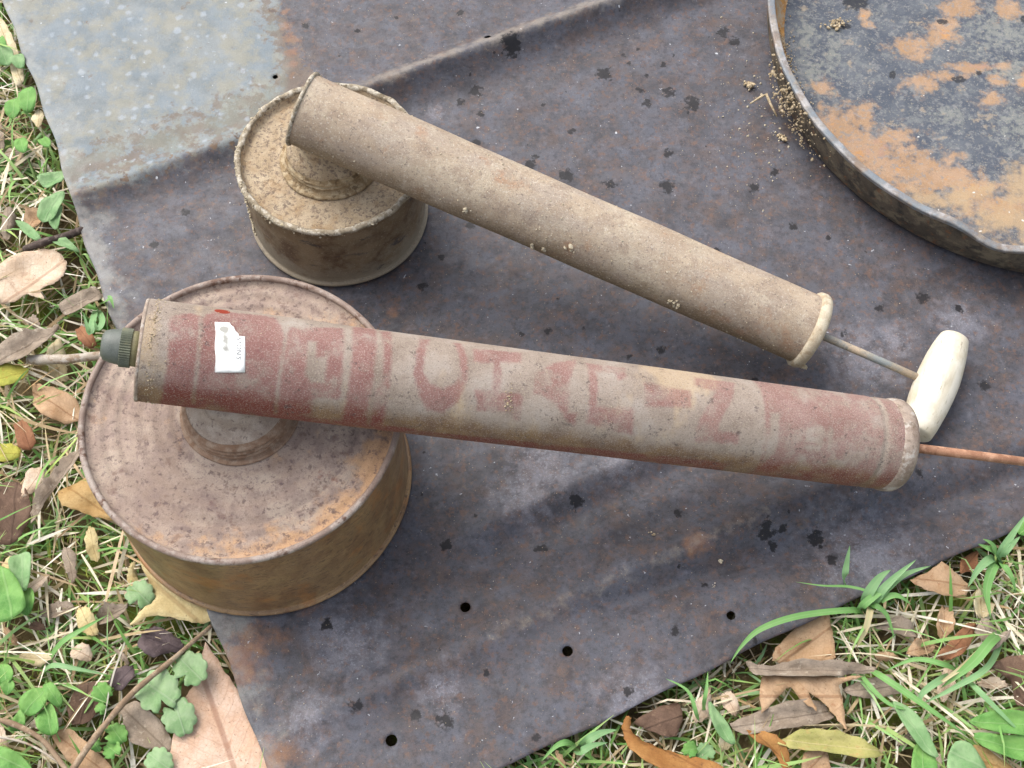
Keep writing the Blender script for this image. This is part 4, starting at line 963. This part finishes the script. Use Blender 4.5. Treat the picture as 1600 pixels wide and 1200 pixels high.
green_plant('broadleaf_weed', (72, 1100), [([(30, 1100), (46, 1078), (68, 1074), (76, 1086), (64, 1112), (42, 1118)], .1), ([(56, 1122), (74, 1096), (86, 1112), (92, 1140), (78, 1148), (62, 1142)], .2), ([(66, 1070), (84, 1068), (97, 1090), (90, 1104), (76, 1094)], .0), ([(16, 1140), (34, 1102), (40, 1130), (30, 1140)], -.2)], 'small three-leaved green rosette beside the tan leaf')
green_plant('broadleaf_weed', (14, 1065), [([(-8, 1040), (10, 1036), (22, 1052), (12, 1066), (-8, 1070)], .0), ([(2, 1072), (16, 1060), (24, 1074), (10, 1086)], -.1)], 'green leaf pair above the small rosette')
green_plant('broadleaf_weed', (10, 1190), [([(-14, 1168), (14, 1170), (38, 1186), (48, 1210), (-14, 1212)], .2)], 'broad green leaf below the grey stick')
green_plant('clover', (15, 100), [([(-8, 74), (10, 71), (21, 82), (17, 96), (4, 99), (-8, 95)], .2, 'bluegreen'), ([(18, 95), (28, 84), (39, 90), (38, 104), (26, 107)], .2, 'bluegreen'), ([(-6, 62), (6, 60), (12, 74), (0, 76)], .0)], 'blue-green clover leaves beside the cream leaf')
green_plant('broadleaf_weed', (45, 165), [([(30, 150), (46, 138), (58, 146), (56, 166), (42, 176), (32, 168)], -.1), ([(8, 160), (28, 152), (34, 168), (22, 182), (8, 176)], -.2)], 'bright green leaves beside the zinc corner')
green_plant('broadleaf_weed', (72, 320), [([(58, 338), (66, 318), (84, 304), (100, 298), (98, 318), (84, 340), (70, 346)], .2, 'bluegreen'), ([(76, 345), (86, 325), (96, 318), (94, 345), (86, 358)], .1, 'bluegreen'), ([(24, 345), (44, 350), (66, 374), (46, 372)], .0, 'bluegreen'), ([(60, 280), (84, 268), (104, 264), (96, 284), (74, 296)], .0, 'bluegreen'), ([(80, 376), (104, 374), (124, 392), (102, 388)], .1, 'bluegreen'), ([(24, 222), (36, 214), (46, 226), (42, 240), (28, 238)], -.2), ([(60, 222), (72, 216), (82, 226), (72, 234)], -.2)], 'pale blue-green leafy weed beside the dark twig')
green_plant('broadleaf_weed', (1565, 1155), [([(1515, 1128), (1540, 1113), (1575, 1110), (1615, 1118), (1615, 1150), (1575, 1146), (1545, 1140)], .4), ([(1522, 1146), (1560, 1148), (1615, 1154), (1615, 1190), (1570, 1182), (1534, 1166)], .2)], 'round bright green leaf near the brown curled leaf')
green_plant('broadleaf_weed', (1440, 1175), [([(1394, 1098), (1416, 1104), (1440, 1128), (1466, 1182), (1442, 1172), (1416, 1140)], .3, 'bluegreen'), ([(1430, 1165), (1452, 1160), (1464, 1212), (1424, 1212)], .1)], 'pointed green leaf beside the yellow-green drying leaf')
green_plant('broadleaf_weed', (1510, 1200), [([(1486, 1166), (1508, 1158), (1532, 1180), (1544, 1212), (1482, 1212)], .2, 'bluegreen')], 'wide blue-green leaf beside the ochre curled leaf')
green_plant('broadleaf_weed', (1120, 1100), [([(1107, 1096), (1120, 1108), (1138, 1132), (1149, 1162), (1126, 1152), (1110, 1126)], .4, 'bluegreen')], 'upright lance-shaped green leaf by the sheet edge')
green_plant('broadleaf_weed', (1085, 1185), [(scallop(1102, 1176, 15, 1), -.1, 'bluegreen'), (scallop(1078, 1172, 12, 2), -.1)], 'tiny round green leaves beside the orange leaf strip')
green_plant('broadleaf_weed', (1606, 822), [([(1590, 826), (1600, 812), (1622, 808), (1620, 834), (1600, 836)], .5)], 'green leaf peeking past the far end of the sheet edge')

# twigs
bark_dark = layered('dark_bark', S(92, 80, 74), S(70, 60, 56), 120, [dict(c=S(124, 112, 104), scale=300, thr=.58, soft=.06, amt=.7)], rough=.85, bump=((700, .6, .0008),), spec=.15)
bark_pale = layered('weathered_pale_stick', S(200, 192, 180), S(168, 156, 140), 90, [dict(c=S(140, 116, 92), scale=140, thr=.58, soft=.05, amt=.8)], rough=.75, bump=((500, .4, .0006),), spec=.25)
bark_brown = layered('brown_stem', S(158, 136, 112), S(132, 110, 88), 120, [dict(c=S(182, 164, 140), scale=200, thr=.57, soft=.06, amt=.7)], rough=.8, bump=((700, .4, .0006),), spec=.2)
def twig(pts, rads, mat, label, z=0.0):
    P = [at(a, b, c) for a, b, c in pts]; o_ = P[0].copy()
    Q = spline([tuple(p - o_) for p in P], 6); n = len(Q); Rr = np.interp(np.linspace(0, 1, n), np.linspace(0, 1, len(rads)), rads)
    o = obj('twig', tube_mesh([Vector(q) for q in Q], list(Rr), 10, wob=.25, seed=len(label)), mat); o.location = o_ * CM
    tag(o, label, 'twig', 'twigs in the grass'); return o
twig([(38, 390, -.5), (70, 378, .0), (100, 370, -.1), (130, 358, -.4)], [.18, .24, .22, .2], bark_dark, 'dark grey twig poking from under the metal sheet edge')
twig([(45, 562, -.3), (80, 562, .0), (120, 560, .2), (185, 552, .1)], [.24, .27, .25, .22], bark_pale, 'weathered white stick running under the large can by the nozzle')
twig([(330, 978, .1), (270, 1030, .35), (205, 1085, .5), (150, 1150, .3), (105, 1215, .0)], [.10, .13, .14, .16, .17], bark_brown, 'long thin brown stem crossing the scalloped ivy')
twig([(-10, 1122, .2), (30, 1135, .3), (70, 1160, .4), (110, 1212, .2)], [.12, .14, .13, .12], bark_brown, 'thin grey-brown stick over the tan leaf')
twig([(-10, 1150, .0), (50, 1165, .2), (120, 1212, .2)], [.06, .06, .05], bark_pale, 'thin bleached stalk beside the grey-brown stick')

# broad grass tufts, blade by blade
def blade_mat(name, a, b):
    t = NT(name); c = t.mix(t.noise(120, 4, .6), a, b)
    lv = t.math('ABSOLUTE', t.attr('lv')); c = t.mix(t.math('MULTIPLY', t.math('SUBTRACT', 1.0, t.step(lv, .05, .2)), .35), c, S(170, 205, 140, .75))
    m = t.done(c, .5, t.bump(t.noise(500, 3, .6), .2, .0004), spec=.35)
    tr = t.n('ShaderNodeBsdfTranslucent'); t.put(tr.inputs[0], c); mx = t.n('ShaderNodeMixShader'); mx.inputs[0].default_value = .3
    t.l(t.b.outputs[0], mx.inputs[1]); t.l(tr.outputs[0], mx.inputs[2]); t.l(mx.outputs[0], t.out.inputs[0]); return m
BG = blade_mat('green_blade', S(142, 190, 112, .82), S(114, 168, 92, .82))
BB = blade_mat('blue_green_blade', S(154, 194, 136, .82), S(124, 170, 114, .82))
BS = blade_mat('straw_blade', S(220, 208, 166), S(196, 180, 132))
def blade(parent, pts, width, mat, name='blade'):
    """pts (px,py,z) root to tip, width cm"""
    P = [at(a, b, c) for a, b, c in pts]; Q = [Vector(q) for q in spline([tuple(p) for p in P], 6)]; n = len(Q)
    o0 = parent.location * 100 if parent else Q[0].copy()
    V = []; lv = []
    for i, q in enumerate(Q):
        t_ = (Q[min(i + 1, n - 1)] - Q[max(i - 1, 0)]).normalized(); sd = t_.cross(Vector((0, 0, 1)))
        if sd.length < .2: sd = Vector((1, 0, 0))
        sd.normalize(); u = i / (n - 1); wd = width * .5 * min(1, .45 + u * 3) * (1 - max(0, (u - .45) / .55) ** 1.6)
        for k in (-1, 0, 1): V.append((q - o0 + sd * wd * k + Vector((0, 0, -.12 * width * (1 - abs(k))))) * CM); lv.append(k)
    F = []
    for i in range(n - 1):
        for k in (0, 1): F.append((i * 3 + k, i * 3 + k + 1, i * 3 + k + 4, i * 3 + k + 3))
    me = mesh('blade', V, F); fattr(me, 'lv', lv)
    return obj(name, me, mat, parent)
def tuft(root, blades, label):
    o = obj('grass_tuft', None); o.location = at(*root, GZ) * CM; tag(o, label, 'grass tuft', 'broad grass tufts at the sheet edge')
    for (pts, wd, m_) in blades: blade(o, [(root[0], root[1], GZ)] + pts, wd, m_)
    return o
tuft((1352, 962), [
 ([(1335, 953, .2), (1250, 962, .8), (1190, 982, .7), (1160, 1008, .4), (1140, 1038, .1)], .32, BG),
 ([(1362, 930, .6), (1330, 917, .9), (1285, 915, 1.0), (1243, 909, 1.0)], .14, BG),
 ([(1368, 935, .6), (1395, 905, 1.4), (1432, 874, 1.9)], .42, BB),
 ([(1368, 938, .6), (1410, 900, 1.2), (1455, 884, 1.4)], .36, BB),
 ([(1352, 938, .5), (1372, 905, 1.3), (1392, 890, 1.7)], .5, BB),
 ([(1372, 940, .4), (1400, 930, .9), (1425, 945, .5)], .36, BG),
 ([(1345, 950, .4), (1375, 925, 1.0), (1400, 915, 1.1)], .4, BG),
 ([(1360, 950, .4), (1352, 985, .3), (1338, 1012, -.4)], .34, BS),
 ([(1362, 945, .4), (1385, 960, .3), (1398, 1000, -.4)], .3, BG)], 'drooping grass tuft with one blade arching over the metal sheet')
tuft((1322, 925), [([(1320, 905, 1.0), (1323, 880, 1.8), (1328, 852, 2.4)], .34, BB)], 'single upright green blade on the sheet edge')
tuft((1560, 890), [
 ([(1562, 868, .6), (1580, 838, 1.4), (1606, 800, 2.0)], .42, BB), ([(1558, 868, .6), (1550, 850, 1.4), (1536, 842, 1.6)], .3, BG),
 ([(1566, 870, .6), (1582, 850, 1.3), (1594, 838, 1.6)], .34, BB), ([(1552, 872, .5), (1530, 888, .9), (1512, 918, .4)], .44, BB),
 ([(1565, 880, .4), (1580, 900, .6), (1588, 926, .0)], .34, BG), ([(1555, 880, .5), (1542, 920, .4), (1548, 965, .0)], .5, BG),
 ([(1552, 862, .8), (1540, 855, 1.2), (1528, 850, 1.4)], .3, BG)], 'upright grass tuft past the pale tan leaf')
tuft((1340, 1035), [([(1370, 1052, .3), (1420, 1085, .7), (1470, 1120, .6), (1512, 1150, .0)], .34, BG), ([(1350, 1060, .0), (1390, 1100, .4), (1440, 1110, .2)], .24, BG)], 'long green blades crossing toward the round green leaf')
tuft((1570, 985), [([(1550, 1000, .6), (1525, 1030, .9), (1500, 1052, .6), (1470, 1075, .0)], .5, BG), ([(1540, 1010, .4), (1500, 1045, .6), (1450, 1080, .2)], .3, BS), ([(1545, 1040, .4), (1490, 1075, .5), (1440, 1100, .0)], .3, BB)], 'grass tuft with long flat blades beside the russet leaf')
tuft((1500, 1050), [([(1520, 1070, .4), (1560, 1110, .6), (1600, 1150, .3)], .3, BB), ([(1470, 1062, .4), (1440, 1085, .4), (1440, 1105, .1)], .34, BB), ([(1480, 1040, .3), (1430, 1030, .4), (1380, 1050, .0)], .28, BG)], 'spreading blue-green grass tuft by the russet leaf')
tuft((1100, 1130), [([(1100, 1100, .3), (1104, 1075, .8), (1106, 1048, .5)], .2, BG), ([(1090, 1120, .0), (1075, 1080, .4), (1040, 1060, .2)], .2, BG)], 'thin grass tuft beside the lance-shaped leaf')
tuft((900, 1170), [([(915, 1158, .2), (940, 1145, .4), (965, 1140, .2)], .4, BB), ([(905, 1175, .2), (925, 1165, .5), (950, 1160, .2)], .36, BB), ([(890, 1160, .2), (870, 1165, .6), (845, 1190, .3)], .3, BG)], 'flat pale grass tuft close to the sheet edge')
tuft((150, 480), [([(145, 500, .4), (140, 520, .9), (130, 488, 1.4)], .4, BB), ([(160, 500, .3), (152, 515, .8), (148, 500, 1.2)], .34, BB), ([(165, 470, .2), (172, 465, .6), (178, 482, .4)], .3, BG)], 'short blue-green grass tuft by the nozzle')
tuft((60, 60 + 1000), [([(90, 1010, .4), (125, 985, .7), (170, 960, .3)], .28, BG), ([(80, 1040, .3), (120, 1045, .6), (170, 1055, .2)], .26, BB)], 'long grass blades beside the dark purple leaf')

# loose crumbs on the sheet
rs = random.Random(21); pts = []; szs = []
def sheet_top(p):
    q = to_uv(p.x, p.y); return float(height(np.array([q[0]]), np.array([q[1]]))[0]) - .12
for i in range(240):
    px, py = rs.gauss(1195, 45), rs.gauss(175, 60)
    p = at(px, py); 
    if (p - PC).length < PR + .1: continue
    z_ = sheet_top(p); s_ = abs(rs.gauss(0, .035)) + .012; pts.append((p.x, p.y, z_ + s_ * .3)); szs.append(s_)
for i in range(380):
    px, py = rs.uniform(300, 1600), rs.uniform(0, 1150); p = at(px, py); q = to_uv(p.x, p.y)
    if not (1 < q[0] < 60 and 1 < q[1] < 57) or (p - PC).length < PR + .1: continue
    s_ = rs.uniform(.01, .03); pts.append((p.x, p.y, sheet_top(p) + s_ * .3)); szs.append(s_)
co_ = crumbs('dirt_crumbs', pts, szs, pale_mud, None, 22)
tag(co_, 'scattered dry dirt crumbs on the metal sheet', 'dirt', kind='stuff')
def clod(px, py, sz, n, mat, label, name='dirt_clod'):
    p = at(px, py); z_ = sheet_top(p); P = []; Z_ = []
    for i in range(n):
        P.append((rs.gauss(0, sz * .5), rs.gauss(0, sz * .5), sz * .35 + rs.uniform(0, sz * .5))); Z_.append(rs.uniform(sz * .25, sz * .6))
    o = crumbs(name, P, Z_, mat, None, n); del o['kind']; o.location = Vector((p.x, p.y, z_)) * CM; tag(o, label, 'dirt clod', 'clods on the sheet')
clod(1171, 131, .3, 16, mud, 'tan dirt clod on the sheet just outside the pan')
clod(1225, 213, .26, 12, mud, 'dirt clod lying close below the pan wall')
clod(1084, 488, .2, 10, pale_mud, 'pale clod beside the plain tan barrel')
clod(1128, 872, .14, 8, pale_mud, 'cream chip in the shallow crease of the sheet')
clod(1018, 833, .14, 5, mud, 'tan seed-like chip alone on the bare sheet')
clod(1118, 911, .1, 6, bark_pale, 'tiny white chip next to the dark dot in the crease')
# rootlet beside the pan
Pq = [at(1172, 162, .3), at(1188, 152, .45), at(1197, 148, .5), at(1205, 165, .45), at(1214, 182, .3)]
o_ = Pq[0].copy()
o = obj('rootlet', tube_mesh([p - o_ for p in Pq], [.05, .09, .11, .08, .05], 8, wob=.4), mud); o.location = o_ * CM
tag(o, 'bent bit of dry rootlet on the sheet beside the pan', 'rootlet')

# ================================================================== GRASS
def grass_field(name, N, label, dry, seed, dens_hi, tint_mat, lmin, lmax, wmin, wmax, el0, el1, droop, zmax):
    g = np.random.default_rng(seed)
    # candidate roots: most in and near the view, the rest round about
    n1 = int(N * dens_hi)
    cx = np.concatenate([g.uniform(-39, 36, n1), g.uniform(-85, 90, N - n1)])
    cy = np.concatenate([g.uniform(3, 68, n1), g.uniform(-50, 110, N - n1)])
    uv_ = to_uv(cx, cy)
    ok = ~((uv_[:, 0] > .1) & (uv_[:, 0] < SHEET_U - .1) & (uv_[:, 1] > .1) & (uv_[:, 1] < SHEET_V - .1))
    cx, cy = cx[ok], cy[ok]
    # patchiness
    pn = np.array([mnoise.noise(Vector((a * .22, b * .22, seed))) for a, b in zip(cx, cy)])
    ok = g.random(len(cx)) < np.clip(.65 + (.9 if not dry else -.6) * pn, .08, 1)
    cx, cy = cx[ok], cy[ok]
    for (Q, z_) in LEAF_POLYS:
        qa = np.array(Q); lo = qa.min(0) - .5; hi = qa.max(0) + .5
        near = (cx > lo[0]) & (cx < hi[0]) & (cy > lo[1]) & (cy < hi[1])
        if near.any():
            ins = np.zeros(len(cx), bool); ins[near] = polydist(cx[near], cy[near], Q) > -.15
            ok = ~ins | (g.random(len(cx)) < .03); cx, cy = cx[ok], cy[ok]
    n = len(cx); K = 5
    L = g.uniform(lmin, lmax, n) * g.choice([.6, 1, 1.25], n); W = g.uniform(wmin, wmax, n)
    az = g.uniform(0, 2 * np.pi, n); cv = g.normal(0, .14 if dry else .35, n); el = g.uniform(el0, el1, n); dr = g.uniform(.3, 1.0, n) * droop
    P = np.zeros((n, K + 1, 3)); P[:, 0] = np.stack([cx, cy, np.full(n, GZ - .1) + (g.uniform(0, 1.6, n) if dry else g.uniform(0, .3, n))], 1)
    D = np.zeros((n, K + 1, 3))
    for k in range(K + 1):
        e_ = el - dr * (k / K) * (1.2 if not dry else .6); a_ = az + cv * k / K
        d = np.stack([np.cos(e_) * np.cos(a_), np.cos(e_) * np.sin(a_), np.sin(e_)], 1); D[:, k] = d
        if k < K:
            P[:, k + 1] = P[:, k] + d * (L / K)[:, None]
            P[:, k + 1, 2] = np.clip(P[:, k + 1, 2], GZ + .05, zmax + .3 * g.random(n))
            # nothing slides through the metal: inside the sheet a blade lies on top or stays below
            q = to_uv(P[:, k + 1, 0], P[:, k + 1, 1]); ins = (q[:, 0] > -.25) & (q[:, 1] > -.25) & (q[:, 0] < SHEET_U) & (q[:, 1] < SHEET_V)
            zz = P[:, k + 1, 2]; P[:, k + 1, 2] = np.where(ins & (P[:, k, 2] > .0), np.maximum(zz, .5), np.where(ins, np.minimum(zz, -1.5), zz))
    side = np.cross(D, np.array([0, 0, 1.0])); side /= (np.linalg.norm(side, axis=2, keepdims=True) + 1e-6)
    roll = g.normal(0, .5, n); side = side * np.cos(roll)[:, None, None] + np.array([0, 0, 1.0]) * np.sin(roll)[:, None, None]
    pr = np.array([.6, 1, 1, .85, .55, .06])
    A1 = P + side * (W[:, None] * pr)[..., None] * .5; B1 = P - side * (W[:, None] * pr)[..., None] * .5
    V = np.stack([A1, B1], 2).reshape(n * (K + 1) * 2, 3) * CM
    base = (np.arange(n) * (K + 1) * 2)[:, None] + (np.arange(K) * 2)[None]
    F = np.stack([base, base + 1, base + 3, base + 2], -1).reshape(-1, 4)
    me = fast_mesh(name, V, F)
    fattr(me, 'tint', np.repeat(g.random(n), (K + 1) * 2)); fattr(me, 'along', np.tile(np.repeat(np.linspace(0, 1, K + 1), 2), n))
    o = obj(name, me, tint_mat); tag(o, label, 'grass', kind='stuff'); return o
def tint_material(name, stops, green):
    t = NT(name); c = t.ramp(t.attr('tint'), stops)
    c = t.mix(t.math('MULTIPLY', t.step(t.noise(260, 4, .65), .5, .66), .4), c, S(190, 176, 120) if green else S(140, 118, 92))
    if green: c = t.mix(t.math('MULTIPLY', t.step(t.attr('along'), .75, 1.0), .35), c, S(200, 190, 120))
    m = t.done(c, .5 if green else .7, spec=.35 if green else .2)
    tr = t.n('ShaderNodeBsdfTranslucent'); t.put(tr.inputs[0], c); mx = t.n('ShaderNodeMixShader'); mx.inputs[0].default_value = .3 if green else .12
    t.l(t.b.outputs[0], mx.inputs[1]); t.l(tr.outputs[0], mx.inputs[2]); t.l(mx.outputs[0], t.out.inputs[0]); return m
G1 = tint_material('grass_green', [(0, S(104, 156, 76, .85)), (.3, S(136, 186, 100, .85)), (.55, S(160, 204, 124, .85)), (.8, S(176, 204, 112, .85)), (1, S(150, 196, 140, .85))], True)
G2 = tint_material('grass_straw', [(0, S(150, 126, 94)), (.25, S(198, 178, 138)), (.5, S(232, 221, 190)), (.85, S(246, 240, 222)), (1, S(204, 170, 122))], False)
grass_field('dry_grass', 46000, 'mat of pale dry grass stalks and thatch on the soil', True, 4, .68, G2, 1.2, 5.5, .04, .2, -.05, .35, .3, -.3)
grass_field('grass', 58000, 'short green grass growing round the metal sheet', False, 5, .7, G1, 1.4, 4.6, .07, .22, .3, 1.2, 1.6, .45)
# moss: tiny upright shoots in the gaps
M1 = tint_material('moss_green', [(0, S(136, 150, 54, .8)), (.5, S(160, 172, 72, .8)), (1, S(184, 190, 100, .8))], True)
grass_field('moss', 42000, 'low yellow-green moss between the grass', False, 9, .85, M1, .5, 1.4, .05, .12, .5, 1.4, .8, -.9)
